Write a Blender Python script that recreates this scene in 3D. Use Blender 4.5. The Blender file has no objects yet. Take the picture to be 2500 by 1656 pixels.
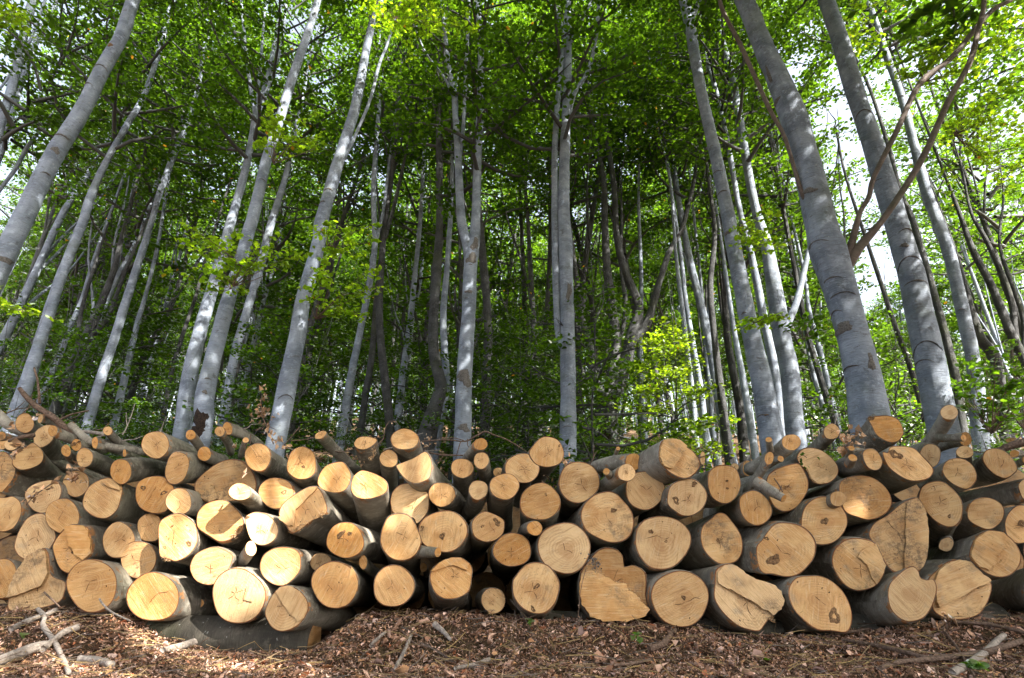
import bpy, math, random
import numpy as np
from mathutils import Vector, noise as mnoise

# ------------------------------------------------------------------ camera, sky, sun, exposure
scene = bpy.context.scene
COL = scene.collection
F_PX, CX, CY = 1300.0, 1250.0, 828.0
PITCH = math.radians(24.7)
CAM = Vector((0, 0, 0.45))
cam_d = bpy.data.cameras.new('camera'); cam = bpy.data.objects.new('camera', cam_d); COL.objects.link(cam)
cam_d.sensor_width = 36.0; cam_d.lens = F_PX / 2500 * 36; cam_d.clip_start = 0.05; cam_d.clip_end = 2000
cam.location = CAM; cam.rotation_euler = (math.pi / 2 + PITCH, 0, 0)
scene.camera = cam
SUN_DIR = Vector((0.58, -0.50, 0.64)).normalized()
sun_el = math.asin(SUN_DIR.z); sun_az = math.atan2(SUN_DIR.x, SUN_DIR.y)
w = bpy.data.worlds.new('World'); scene.world = w; w.use_nodes = True
wn = w.node_tree.nodes; bg = wn['Background']; sky = wn.new('ShaderNodeTexSky')
sky.sky_type = 'NISHITA'; sky.sun_disc = False; sky.sun_elevation = sun_el; sky.sun_rotation = sun_az
sky.air_density = 1.0; sky.dust_density = 6.0; sky.ozone_density = 1.0
hs = wn.new('ShaderNodeHueSaturation'); hs.inputs['Saturation'].default_value = .55
w.node_tree.links.new(sky.outputs[0], hs.inputs['Color']); w.node_tree.links.new(hs.outputs[0], bg.inputs[0]); bg.inputs[1].default_value = 0.15
sl = bpy.data.lights.new('sun', 'SUN'); sl.energy = 5.0; sl.angle = math.radians(0.5); sl.color = (1, 0.93, 0.83)
so = bpy.data.objects.new('sun', sl); COL.objects.link(so)
so.rotation_euler = SUN_DIR.to_track_quat('Z', 'Y').to_euler(); so.location = (20, -14, 30)
vs = scene.view_settings; vs.view_transform = 'Standard'; vs.look = 'None'; vs.exposure = 2.12; vs.gamma = 1
scene.cycles.max_bounces = 8; scene.cycles.diffuse_bounces = 4; scene.cycles.transmission_bounces = 4
scene.cycles.sample_clamp_indirect = 6

# ------------------------------------------------------------------ helpers
FW = Vector((0, math.cos(PITCH), math.sin(PITCH))); UP = Vector((0, -math.sin(PITCH), math.cos(PITCH)))
def ray(u, v): return FW * F_PX + Vector((1, 0, 0)) * (u - CX) - UP * (v - CY)
def at(u, v, y):                                   # a point in the place, y metres ahead
    r = ray(u, v); return CAM + r * (y / r.y)
def mpp(p): return (p - CAM).dot(FW) / F_PX        # metres covered by a pixel there
def radii(path, P):                                # true radius of a round stem seen w pixels wide
    R = []; n = len(P)
    for i, (u, v, w_) in enumerate(path):
        a, b = path[max(i - 1, 0)], path[min(i + 1, n - 1)]; tx, ty = b[0] - a[0], b[1] - a[1]; l = math.hypot(tx, ty) or 1; nx_, ny_ = -ty / l * w_ / 2, tx / l * w_ / 2
        ax = (P[min(i + 1, n - 1)] - P[max(i - 1, 0)]).normalized(); r1, r2 = ray(u + nx_, v + ny_), ray(u - nx_, v - ny_)
        r1 = r1 - ax * r1.dot(ax); r2 = r2 - ax * r2.dot(ax); q = P[i] - CAM; q = q - ax * q.dot(ax)
        R.append(q.length * math.sin(r1.angle(r2) / 2))
    return R
def on_plane(u, v, c, n):
    r = ray(u, v); return CAM + r * ((c - CAM).dot(n) / r.dot(n))
def tag(o, label=None, cat=None, group=None, kind=None):
    if label: o['label'] = label
    if cat: o['category'] = cat
    if group: o['group'] = group
    if kind: o['kind'] = kind
    return o
def empty(name, loc):
    o = bpy.data.objects.new(name, None); COL.objects.link(o); o.location = loc; o.empty_display_size = .1; return o
def obj(name, verts, faces, mats, parent=None, loc=None, smooth=True, uv=None, col=None, fmat=None):
    me = bpy.data.meshes.new(name); me.from_pydata(verts, [], faces)
    if not isinstance(mats, (list, tuple)): mats = [mats]
    for m in mats: me.materials.append(m)
    n = len(me.polygons)
    me.polygons.foreach_set('use_smooth', [smooth] * n)
    if fmat is not None: me.polygons.foreach_set('material_index', fmat)
    if uv is not None or col is not None:
        li = np.empty(len(me.loops), dtype=np.int32); me.loops.foreach_get('vertex_index', li)
    if uv is not None:
        l = me.uv_layers.new(name='UVMap'); l.data.foreach_set('uv', np.asarray(uv, dtype=np.float32)[li].ravel())
    if col is not None:
        a = me.color_attributes.new('par', 'FLOAT_COLOR', 'POINT')
        a.data.foreach_set('color', np.asarray(col, dtype=np.float32).ravel())
    me.update()
    o = bpy.data.objects.new(name, me); COL.objects.link(o)
    if parent is not None: o.parent = parent
    if loc is not None: o.location = loc
    return o
def big_mesh(name, V, quads, mat, col=None):       # numpy quads, fast
    me = bpy.data.meshes.new(name); V = np.asarray(V, dtype=np.float32); Q = np.asarray(quads, dtype=np.int32)
    me.vertices.add(len(V)); me.vertices.foreach_set('co', V.ravel())
    k = Q.shape[1]
    me.loops.add(Q.size); me.loops.foreach_set('vertex_index', Q.ravel())
    me.polygons.add(len(Q)); me.polygons.foreach_set('loop_start', np.arange(0, Q.size, k, dtype=np.int32))
    try: me.polygons.foreach_set('loop_total', np.full(len(Q), k, dtype=np.int32))
    except Exception: pass
    me.materials.append(mat)
    if col is not None:
        a = me.color_attributes.new('par', 'FLOAT_COLOR', 'POINT'); a.data.foreach_set('color', np.asarray(col, dtype=np.float32).ravel())
    me.update(calc_edges=True); me.validate()
    return me
def link(name, me, parent=None, loc=(0, 0, 0), rot=(0, 0, 0), scale=(1, 1, 1)):
    o = bpy.data.objects.new(name, me); COL.objects.link(o); o.parent = parent
    o.location = loc; o.rotation_euler = rot; o.scale = scale; return o
def catmull(P, n, closed=True):
    P = [Vector(p) for p in P]; out = []; m = len(P); rng = range(m) if closed else range(m - 1)
    for i in rng:
        if closed: a, b, c, d = P[i - 1], P[i], P[(i + 1) % m], P[(i + 2) % m]
        else: a, b, c, d = P[max(i - 1, 0)], P[i], P[i + 1], P[min(i + 2, m - 1)]
        for k in range(n):
            t = k / n; t2 = t * t; t3 = t2 * t
            out.append(.5 * ((2 * b) + (c - a) * t + (2 * a - 5 * b + 4 * c - d) * t2 + (3 * b - a - 3 * c + d) * t3))
    if not closed: out.append(P[-1])
    return out

# ------------------------------------------------------------------ materials
class NT:
    def __init__(s, name):
        s.m = bpy.data.materials.new(name); s.m.use_nodes = True; s.t = s.m.node_tree; s.t.nodes.clear()
        s.out = s.t.nodes.new('ShaderNodeOutputMaterial')
    def n(s, typ, ins=None, **kw):
        nd = s.t.nodes.new('ShaderNode' + typ)
        for k, v in kw.items(): setattr(nd, k, v)
        for k, v in (ins or {}).items():
            if isinstance(v, bpy.types.NodeSocket): s.t.links.new(v, nd.inputs[k])
            else: nd.inputs[k].default_value = v
        return nd
    def math(s, op, a, b=0.0, c=None, clamp=False):
        ins = {0: a, 1: b}
        if c is not None: ins[2] = c
        return s.n('Math', ins, operation=op, use_clamp=clamp).outputs[0]
    def mix(s, f, a, b, bt='MIX'):
        nd = s.n('Mix', None, data_type='RGBA', blend_type=bt)
        for i, v in ((0, f), (6, a), (7, b)):
            if isinstance(v, bpy.types.NodeSocket): s.t.links.new(v, nd.inputs[i])
            else: nd.inputs[i].default_value = (*v, 1) if isinstance(v, tuple) and len(v) == 3 else v
        return nd.outputs[2]
    def noise(s, vec, scale, detail=3, rough=.55, dist=0.0):
        return s.n('TexNoise', {'Vector': vec, 'Scale': scale, 'Detail': detail, 'Roughness': rough, 'Distortion': dist}).outputs['Fac']
    def step(s, v, a, b):
        return s.n('MapRange', {0: v, 1: a, 2: b, 3: 0.0, 4: 1.0}, interpolation_type='SMOOTHSTEP').outputs[0]
    def map(s, vec, scale=(1, 1, 1), loc=(0, 0, 0)):
        return s.n('Mapping', {'Vector': vec, 'Scale': scale, 'Location': loc}).outputs[0]
    def fin(s, color, rough=.8, bump=None, strength=.5, dist=.01, spec=.3):
        b = s.n('BsdfPrincipled', {'Base Color': color, 'Roughness': rough, 'Specular IOR Level': spec})
        if bump is not None:
            bp = s.n('Bump', {'Height': bump, 'Strength': strength, 'Distance': dist})
            s.t.links.new(bp.outputs[0], b.inputs['Normal'])
        s.t.links.new(b.outputs[0], s.out.inputs[0]); return s.m

def mat_cut():
    s = NT('sawn_wood')
    uv = s.n('UVMap').outputs[0]; par = s.n('VertexColor', layer_name='par')
    sep = s.n('SeparateColor', {0: par.outputs[0]}); hue, bri = sep.outputs[1], sep.outputs[2]; rnd = s.math('MULTIPLY', s.math('FLOOR', sep.outputs[0]), .0517); stain = s.math('DIVIDE', s.math('FRACT', sep.outputs[0]), .9)
    t = par.outputs[1]
    off = s.n('CombineXYZ', {0: s.math('MULTIPLY', rnd, 37.0), 1: s.math('MULTIPLY', rnd, 91.0), 2: 0.0}).outputs[0]
    p = s.n('VectorMath', {0: uv, 1: off}, operation='ADD').outputs[0]
    nd = s.noise(p, 14, 3)
    r = s.n('VectorMath', {0: uv}, operation='LENGTH').outputs['Value']
    rr = s.math('ADD', s.math('MULTIPLY', t, 62.0), s.math('MULTIPLY', nd, 8.0))
    ring = s.math('MULTIPLY_ADD', s.math('SINE', rr), .5, .5)
    ringm = s.step(s.noise(p, 9, 2), .42, .62)
    # saw kerf lines across the face in one direction per log
    rot = s.n('VectorRotate', {'Vector': uv, 'Angle': s.math('MULTIPLY', rnd, 40.0)}, rotation_type='Z_AXIS').outputs[0]
    saw = s.noise(s.map(rot, (6, 95, 1)), 1.0, 3, .65, 1.2)
    big = s.noise(p, 7, 3); med = s.noise(p, 30, 4, .65); fine = s.noise(p, 170, 3, .7)
    fib = s.noise(s.map(rot, (25, 260, 1), (3, 7, 0)), 1.0, 2)
    c = s.mix(s.step(big, .34, .64), (.54, .295, .11), (.70, .455, .215)); c = s.mix(s.math('MULTIPLY', s.step(s.math('FRACT', s.math('MULTIPLY', rnd, 7.3)), .35, .95), .65), c, (.74, .54, .31))
    c = s.mix(hue, c, s.mix(s.step(med, .3, .7), (.52, .225, .05), (.58, .31, .095)))
    c = s.mix(s.math('MULTIPLY', s.math('MULTIPLY', ring, ringm), .36), c, (.30, .15, .055))
    c = s.mix(s.math('MULTIPLY', s.step(saw, .52, .68), .42), c, (.68, .52, .33))
    c = s.mix(s.math('MULTIPLY', s.step(saw, .48, .32), .42), c, (.30, .155, .06))
    c = s.mix(s.math('MULTIPLY', s.step(fib, .55, .75), .22), c, (.70, .56, .38))
    # heartwood a little redder near the pith
    hw = s.step(s.math('ADD', t, s.math('MULTIPLY', nd, .5)), .62, .48)
    c = s.mix(s.math('MULTIPLY', hw, .38), c, (.38, .18, .06))
    hr = s.math('MULTIPLY', s.step(s.math('ABSOLUTE', s.math('SUBTRACT', s.math('ADD', t, s.math('MULTIPLY', nd, .5)), .60)), .025, .0), .35)
    c = s.mix(hr, c, (.36, .15, .05))
    # grey brown soiling
    big2 = s.noise(p, 5.5, 2); soil = s.step(s.math('ADD', big2, s.math('MULTIPLY', stain, .30)), .64, .86)
    sp = s.step(s.noise(p, 28, 6, .78), .60, .42)
    c = s.mix(s.math('MULTIPLY', soil, s.math('MULTIPLY_ADD', sp, -.72, .80)), c, (.13, .085, .05))
    spk = s.math('MULTIPLY', s.step(s.noise(p, 95, 2, .7), .61, .68), s.step(s.noise(p, 8, 2), .44, .58))
    c = s.mix(s.math('MULTIPLY', spk, s.math('MULTIPLY_ADD', stain, .7, .3)), c, (.07, .04, .022))
    # greyed patches
    c = s.mix(s.math('MULTIPLY', s.step(s.noise(p, 11, 3), .58, .72), .38), c, (.38, .30, .21))
    c = s.mix(s.step(t, .955, .972), c, (.26, .095, .035)); c = s.mix(s.step(t, .985, .992), c, (.09, .06, .04))
    bm = s.n('CombineColor', {0: bri, 1: bri, 2: bri}).outputs[0]
    c = s.mix(1.0, c, bm, 'MULTIPLY')
    h = s.math('ADD', s.math('MULTIPLY', saw, .7), s.math('ADD', s.math('MULTIPLY', fine, .35), s.math('MULTIPLY', big, 1.5)))
    return s.fin(c, .62, h, .55, .012, .25)
def mat_bark(name, a, b, dark, line=.55, rough=False, torn=False):
    s = NT(name); uv = s.n('UVMap').outputs[0]; rnd = s.n('ObjectInfo').outputs['Random']
    off = s.n('CombineXYZ', {0: s.math('MULTIPLY', rnd, 53.0), 1: s.math('MULTIPLY', rnd, 17.0), 2: rnd}).outputs[0]
    p = s.n('VectorMath', {0: uv, 1: off}, operation='ADD').outputs[0]
    big = s.noise(p, 3.0, 4); med = s.noise(p, 14, 4, .65)
    creases = s.noise(s.map(p, (2.4, 46, 1)), 1.0, 3, .6, .9)
    stk = s.noise(s.map(p, (14, 1.6, 1)), 1.0, 4, .65)
    thin = s.noise(s.map(p, (16, 170, 1)), 1.0, 3, .65)
    blot = s.noise(p, 7, 5, .7, .4); fine = s.noise(p, 120, 3, .7)
    c = s.mix(s.step(big, .32, .68), a, b)
    c = s.mix(s.math('MULTIPLY', s.step(med, .5, .7), .35), c, tuple(min(1, x * 1.35) for x in b))
    c = s.mix(s.math('MULTIPLY', s.step(creases, .66, .74), line * .8), c, dark)
    c = s.mix(s.math('MULTIPLY', s.step(thin, .52, .68), line * .7), c, dark)
    c = s.mix(s.math('MULTIPLY', s.step(thin, .44, .30), .28), c, tuple(min(1, x * 1.5) for x in b))
    c = s.mix(s.math('MULTIPLY', s.step(stk, .52, .70), .35), c, tuple(x * .8 for x in a))
    c = s.mix(s.math('MULTIPLY', s.step(s.noise(p, 9, 5, .7), .56, .66), .45), c, tuple(min(1, x * 1.55) for x in b))
    c = s.mix(s.math('MULTIPLY', s.step(blot, .58, .68), .6), c, tuple(x * 1.25 for x in dark))
    if torn:                                          # bark flaked off in places just behind the saw cut
        vy = s.n('SeparateXYZ', {0: uv}).outputs[1]; m_ = s.math('MULTIPLY', s.step(s.noise(p, 17, 4, .7), .54, .58), s.step(s.math('ADD', vy, s.math('MULTIPLY', med, .05)), .085, .045))
        c = s.mix(m_, c, (.36, .17, .065))
        c = s.mix(s.math('MULTIPLY', s.step(s.noise(p, 24, 5, .75), .55, .63), .5), c, (.40, .39, .33))
    # pale lichen flecks and a green algal film
    c = s.mix(s.math('MULTIPLY', s.step(s.noise(p, 38, 2, .6), .67, .74), .55), c, (.45, .46, .43))
    c = s.mix(s.math('MULTIPLY', s.step(s.noise(p, 1.7, 3), .52, .70), .32), c, (.075, .09, .035))
    h = s.math('ADD', s.math('MULTIPLY', creases, -.9), s.math('ADD', s.math('MULTIPLY', thin, -.6), s.math('MULTIPLY', med, .6)))
    if rough: h = s.math('ADD', h, s.math('MULTIPLY', s.noise(s.map(p, (38, 11, 1)), 1.0, 5, .7), 2.2))
    return s.fin(c, .78, s.math('ADD', h, s.math('MULTIPLY', fine, .25)), .7, .012 if not rough else .03, .25)
def mat_leaf(name, refl, trans, dry=False):
    s = NT(name); par = s.n('VertexColor', layer_name='par').outputs[0]; sep = s.n('SeparateColor', {0: par})
    v, y = s.math('POWER', sep.outputs[0], 2.4), sep.outputs[1]
    r = s.mix(v, tuple(x * .6 for x in refl), tuple(x * 2.0 for x in refl)); t = s.mix(v, tuple(x * .5 for x in trans), tuple(min(1, x * 2.1) for x in trans))
    if not dry:
        r = s.mix(s.step(y, .998, .999), r, (.30, .16, .02)); t = s.mix(s.step(y, .998, .999), t, (.55, .25, .02))
    d = s.n('BsdfDiffuse', {0: r}); tr = s.n('BsdfTranslucent', {0: t}); g = s.n('BsdfGlossy', {0: (1, 1, 1, 1), 1: .42})
    m1 = s.n('AddShader', {0: d.outputs[0], 1: tr.outputs[0]})
    fr = s.n('Fresnel', {0: 1.35}).outputs[0]
    m2 = s.n('MixShader', {0: s.math('MULTIPLY', fr, .28), 1: m1.outputs[0], 2: g.outputs[0]})
    s.t.links.new(m2.outputs[0], s.out.inputs[0]); return s.m
def mat_ground():
    s = NT('forest_floor'); p = s.n('NewGeometry').outputs['Position']
    a = s.noise(p, 2.2, 4); b = s.noise(p, 22, 5, .7); c3 = s.noise(p, 90, 3, .7)
    c = s.mix(s.step(b, .35, .65), (.045, .028, .017), (.16, .10, .06)); c = s.mix(s.step(c3, .55, .7), c, (.30, .20, .13))
    c = s.mix(s.math('MULTIPLY', s.step(a, .5, .7), .5), c, (.05, .045, .02))
    return s.fin(c, .95, s.math('ADD', b, c3), 1.0, .03, .1)
def mat_litter():
    s = NT('dry_leaf_litter'); par = s.n('VertexColor', layer_name='par').outputs[0]
    p = s.n('NewGeometry').outputs['Position']; n = s.noise(p, 60, 3, .7)
    c = s.mix(s.math('MULTIPLY', s.step(n, .4, .7), .5), par, s.mix(.5, par, (.08, .04, .02)))
    d = s.n('BsdfDiffuse', {0: c}); tr = s.n('BsdfTranslucent', {0: s.mix(.6, (0, 0, 0), c)})
    m = s.n('MixShader', {0: .2, 1: d.outputs[0], 2: tr.outputs[0]}); s.t.links.new(m.outputs[0], s.out.inputs[0]); return s.m
def mat_plain(name, c0, c1, scale=30, rough=.8, bump=.5, stretch=(1, 1, 1)):
    s = NT(name); p = s.map(s.n('NewGeometry').outputs['Position'], stretch); n = s.noise(p, scale, 4, .65)
    return s.fin(s.mix(s.step(n, .3, .7), c0, c1), rough, n, bump, .01, .2)
M_CUT = mat_cut()
M_LOGBARK = mat_bark('log_bark', (.115, .102, .08), (.32, .29, .24), (.07, .055, .043), .5, torn=True)
M_SHADEBARK = mat_bark('shaded_bark', (.028, .025, .02), (.095, .086, .068), (.03, .025, .02), .5)  # log bark copy, darkened to stand in for the pile's shade
M_LIMB = mat_bark('brown_limb_bark', (.10, .078, .066), (.17, .135, .118), (.07, .05, .04), .5)
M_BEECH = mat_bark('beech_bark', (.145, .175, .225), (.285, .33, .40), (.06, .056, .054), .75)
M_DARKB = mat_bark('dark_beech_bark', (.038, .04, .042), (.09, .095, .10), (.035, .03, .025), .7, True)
M_STICK = mat_plain('bleached_wood', (.19, .16, .14), (.38, .335, .29), 60)
M_TWIG = mat_plain('brown_twig', (.07, .045, .03), (.19, .13, .10), 70)
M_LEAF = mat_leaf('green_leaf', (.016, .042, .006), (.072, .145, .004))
M_LEAFY = mat_leaf('sunny_leaf', (.062, .108, .009), (.20, .30, .007))  # leaf colours brightened so the foliage reads as sunlit
M_DRY = mat_leaf('dry_leaf', (.34, .225, .14), (.22, .12, .055), True)
M_GROUND = mat_ground(); M_LITTER = mat_litter()
M_CRACK = mat_plain('dark_crack', (.02, .011, .006), (.09, .048, .022), 90)
M_KNOT = mat_plain('dark_knot', (.07, .04, .02), (.27, .155, .075), 120)
M_SCAR = mat_plain('bark_scar', (.085, .078, .072), (.20, .19, .18), 55, .9, 1.0)
M_BROKEN = mat_plain('splintered_wood', (.35, .17, .06), (.85, .66, .42), 110, .8, 1.0)
M_ROT = mat_plain('rotten_wood', (.008, .006, .005), (.04, .027, .02), 60, .95, 1.0)
# ------------------------------------------------------------------ the setting: forest floor
_prof = [(-900, 1490), (0, 1495), (100, 1482), (300, 1502), (390, 1548), (440, 1568), (500, 1582), (600, 1592), (740, 1600), (785, 1598), (830, 1556), (880, 1511), (1100, 1507),
         (1300, 1518), (1500, 1522), (1700, 1534), (1800, 1556), (2000, 1562), (2100, 1545), (2200, 1535), (2500, 1512), (3400, 1500)]
_px = np.array([at(u, v, 3.3).x for u, v in _prof]); _pz = np.array([at(u, v, 3.3).z for u, v in _prof])
def gz_np(x, y):
    x = np.asarray(x, float); y = np.asarray(y, float)
    zb = np.interp(x, _px, _pz)
    low = .045 * y
    k = np.clip((y - 2.7) / (3.3 - 2.7), 0, 1); k = k * k * (3 - 2 * k)
    front = low * (1 - k) + zb * k
    z = np.where(y < 3.3, front, zb)
    b = np.clip((y - 4.6) / 3.5, 0, 1)
    hill = .22 + np.clip(y - 4.6, 0, None) ** 1.0 * .30 - .30 * 3.0 * (1 - np.exp(-np.clip(y - 4.6, 0, None) / 3.0))
    side = -.05 * np.clip(x - 8, 0, 40) - .02 * np.clip(-x - 8, 0, 40)
    z = z * (1 - b) + (hill) * b + side * np.clip((y - 8) / 20, 0, 1)
    z = z + .05 * np.sin(x * 1.7 + 1) * np.sin(y * 1.3) * np.clip((y - 5) / 3, 0, 1) + .25 * np.sin(x * .31 + 2) * np.sin(y * .23) * np.clip((y - 10) / 10, 0, 1)
    z = z + (.012 * np.sin(x * 7.3) * np.sin(y * 9.1 + 1) + .007 * np.sin(x * 17 + 2) * np.sin(y * 23)) * (y < 5)
    return z
def gz(x, y): return float(gz_np(x, y))
def ground_at(u, v):
    r = ray(u, v).normalized(); t = .5
    for _ in range(4000):
        p = CAM + r * t
        if p.z < gz(p.x, p.y): return p
        t += .004
    return p
xs = np.concatenate([-np.geomspace(500, 6, 40)[:-1], np.linspace(-6, 6, 180), np.geomspace(6, 500, 40)[1:]])
ys = np.concatenate([np.linspace(-400, -10, 16)[:-1], np.linspace(-10, 1, 14)[:-1], np.linspace(1, 5.5, 110)[:-1], np.geomspace(5.5, 600, 90)])
X, Y = np.meshgrid(xs, ys); Z = gz_np(X, Y)
nx, ny = len(xs), len(ys); idx = np.arange(nx * ny).reshape(ny, nx)
Q = np.stack([idx[:-1, :-1], idx[:-1, 1:], idx[1:, 1:], idx[1:, :-1]], -1).reshape(-1, 4)
gm = big_mesh('ground', np.stack([X, Y, Z], -1).reshape(-1, 3), Q, M_GROUND)
gm.polygons.foreach_set('use_smooth', [True] * len(gm.polygons))
tag(link('ground', gm), kind='structure')

def leaf_cards(P, nrm_tilt, size, rng, curl=.25, elong=.62, mode='flat'):
    """n little folded leaves (two quads each): P centres (n,3)"""
    n = len(P)
    yaw = rng.uniform(0, 2 * np.pi, n); tilt = rng.normal(0, nrm_tilt, n); roll = rng.normal(0, nrm_tilt, n)
    cy, sy = np.cos(yaw), np.sin(yaw); ct, st = np.cos(tilt), np.sin(tilt); cr, sr = np.cos(roll), np.sin(roll)
    ax = np.stack([cy * ct, sy * ct, st], -1)                       # length axis
    side0 = np.stack([-sy, cy, np.zeros(n)], -1); nn = np.cross(ax, side0)
    sd = side0 * cr[:, None] + nn * sr[:, None]; nn = np.cross(ax, sd)
    L = (size * rng.uniform(.65, 1.3, n))[:, None]; W = L * elong * .5; c = rng.normal(0, curl, n)[:, None] * L * .5
    a = P - ax * L * .5 - nn * c * .6; b = P + ax * L * .5 - nn * c * .6
    l1 = P - ax * L * .12 + sd * W + nn * abs(c) * .5; r1 = P - ax * L * .12 - sd * W + nn * abs(c) * .5
    l2 = P + ax * L * .22 + sd * W * .8 + nn * abs(c) * .5; r2 = P + ax * L * .22 - sd * W * .8 + nn * abs(c) * .5
    V = np.stack([a, l1, l2, b, r2, r1], 1).reshape(-1, 3)
    base = np.arange(n)[:, None] * 6
    Q = np.concatenate([base + np.array([[0, 1, 2, 3]]), base + np.array([[0, 3, 4, 5]])], 0)
    return V, Q

def build_litter():
    rng = np.random.default_rng(5); n = 170000
    x = rng.uniform(-5, 5, n); y = 1.7 + 1.9 * rng.uniform(0, 1, n) ** .9
    keep = np.abs(x) < y * 1.15 + .5; x, y = x[keep], y[keep]; n = len(x)
    big = rng.uniform(0, 1, n)
    size = np.where(big > .975, rng.uniform(.026, .04, n), np.where(big > .82, rng.uniform(.013, .022, n), rng.uniform(.005, .013, n)))
    P = np.stack([x, y, gz_np(x, y) + rng.uniform(0, .014, n) + size * .12], -1)
    el = np.where(rng.uniform(0, 1, n) < .45, rng.uniform(.10, .25, n), rng.uniform(.4, .7, n))[:, None]; size = np.where(el[:, 0] < .3, size * 1.5, size)
    V, Q = leaf_cards(P, .5, size, rng, .6, el); V = V + rng.normal(0, 1, V.shape) * np.repeat(size, 6)[:, None] * .09
    pal = np.array([(.34, .225, .15), (.20, .125, .08), (.46, .33, .24), (.07, .045, .03), (.40, .25, .13), (.54, .42, .34), (.27, .20, .165), (.62, .50, .41), (.33, .14, .07)])
    c = pal[rng.choice(len(pal), n, p=[.2, .2, .14, .16, .08, .07, .1, .02, .03])] * rng.uniform(.6, 1.5, (n, 1)) * np.array([1.52, 1.38, 1.40])
    col = np.repeat(np.concatenate([c, np.ones((n, 1))], 1), 6, 0)
    o = link('leaf_litter', big_mesh('leaf_litter', V, Q, M_LITTER, col))
    tag(o, 'brown dry beech leaf litter and chips carpeting the ground before the log pile', 'leaf litter', kind='stuff')
    # thin bits of twig and grass stalk in it
    m = 3200; x = rng.uniform(-4, 4, m); y = rng.uniform(1.8, 3.5, m); V = []; Qd = []
    for i in range(m):
        a = rng.uniform(0, 6.28); L = rng.uniform(.03, .16); r = rng.uniform(.0006, .002); b = rng.normal(0, .35)
        pts = [(x[i] + math.cos(a) * L * t + math.cos(a + 1.57) * b * L * t * (1 - t), y[i] + math.sin(a) * L * t + math.sin(a + 1.57) * b * L * t * (1 - t)) for t in (0, .33, .66, 1)]
        z0 = rng.uniform(.012, .035); tl = rng.normal(0, .25) * L; k = len(V)
        for j, (px, py) in enumerate(pts):
            zz = gz(px, py) + z0 + max(0, tl) * j / 3
            s_ = math.sin(a); c_ = math.cos(a)
            V += [(px - s_ * r, py + c_ * r, zz - r), (px + s_ * r, py - c_ * r, zz - r), (px, py, zz + r)]
        for j in range(3):
            for q in range(3): Qd.append([k + j * 3 + q, k + j * 3 + (q + 1) % 3, k + j * 3 + 3 + (q + 1) % 3, k + j * 3 + 3 + q])
    cc = np.repeat(np.array([(.30, .22, .13), (.12, .08, .06), (.42, .30, .14), (.2, .17, .15)])[rng.integers(0, 4, m)], 12, 0)
    o = link('twig_litter', big_mesh('twig_litter', V, Qd, M_LITTER, np.concatenate([cc, np.ones((len(cc), 1))], 1)))
    tag(o, 'fine broken twigs and straw strewn over the leaf litter', 'twig litter', kind='stuff')
    # litter further up behind the pile, coarser
    n = 26000; y = 5 + 30 * rng.uniform(0, 1, n) ** 1.8; x = rng.uniform(-1.1, 1.1, n) * y
    size = rng.uniform(.04, .10, n) * (.6 + y / 15); P = np.stack([x, y, gz_np(x, y) + .02], -1)
    V, Q = leaf_cards(P, .4, size, rng, .4, .65); c = pal[rng.integers(0, 8, n)] * rng.uniform(.7, 1.3, (n, 1))
    o = link('hillside_litter', big_mesh('hillside_litter', V, Q, M_LITTER, np.repeat(np.concatenate([c, np.ones((n, 1))], 1), 6, 0)))
    tag(o, 'fallen leaves covering the slope under the trees behind the pile', 'leaf litter', kind='stuff')
build_litter()
# ------------------------------------------------------------------ the pile of logs
S = 4.126
ORI = dict(A=(0, 960), B=(0, 1276), C=(420, 960), D=(420, 1276), E=(840, 960), F=(840, 1276), G=(1260, 960), H=(1260, 1276),
           I=(1680, 960), J=(1680, 1276), K=(2000, 960), L=(2000, 1276))
def P2(c, x, y): return (ORI[c][0] + x / S, ORI[c][1] + y / S)
VPX = (1210, 1500)
rl = random.Random(11)
def loft(name, rings, mat, parent, lens, rad, cap_end=True, cap_start=False):
    k = len(rings[0]); V = []; UV = []; Fc = []
    for r, s in zip(rings, lens):
        for i, p in enumerate(r): V.append(p); UV.append((i / k * 2 * math.pi * rad, s))
    # seam handled by duplicating the first column
    V2 = []; UV2 = []
    for j in range(len(rings)):
        for i in range(k): V2.append(V[j * k + i]); UV2.append(UV[j * k + i])
        V2.append(V[j * k]); UV2.append((2 * math.pi * rad, lens[j]))
    kk = k + 1
    for j in range(len(rings) - 1):
        for i in range(k):
            Fc.append((j * kk + i, j * kk + i + 1, (j + 1) * kk + i + 1, (j + 1) * kk + i))
    for flag, j in ((cap_end, len(rings) - 1), (cap_start, 0)):
        if flag:
            c = sum((Vector(p) for p in rings[j]), Vector()) / k; V2.append(c); UV2.append((0, lens[j]))
            for i in range(k): Fc.append((j * kk + i, j * kk + i + 1, len(V2) - 1))
    return obj(name, V2, Fc, mat, parent, uv=UV2)
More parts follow.
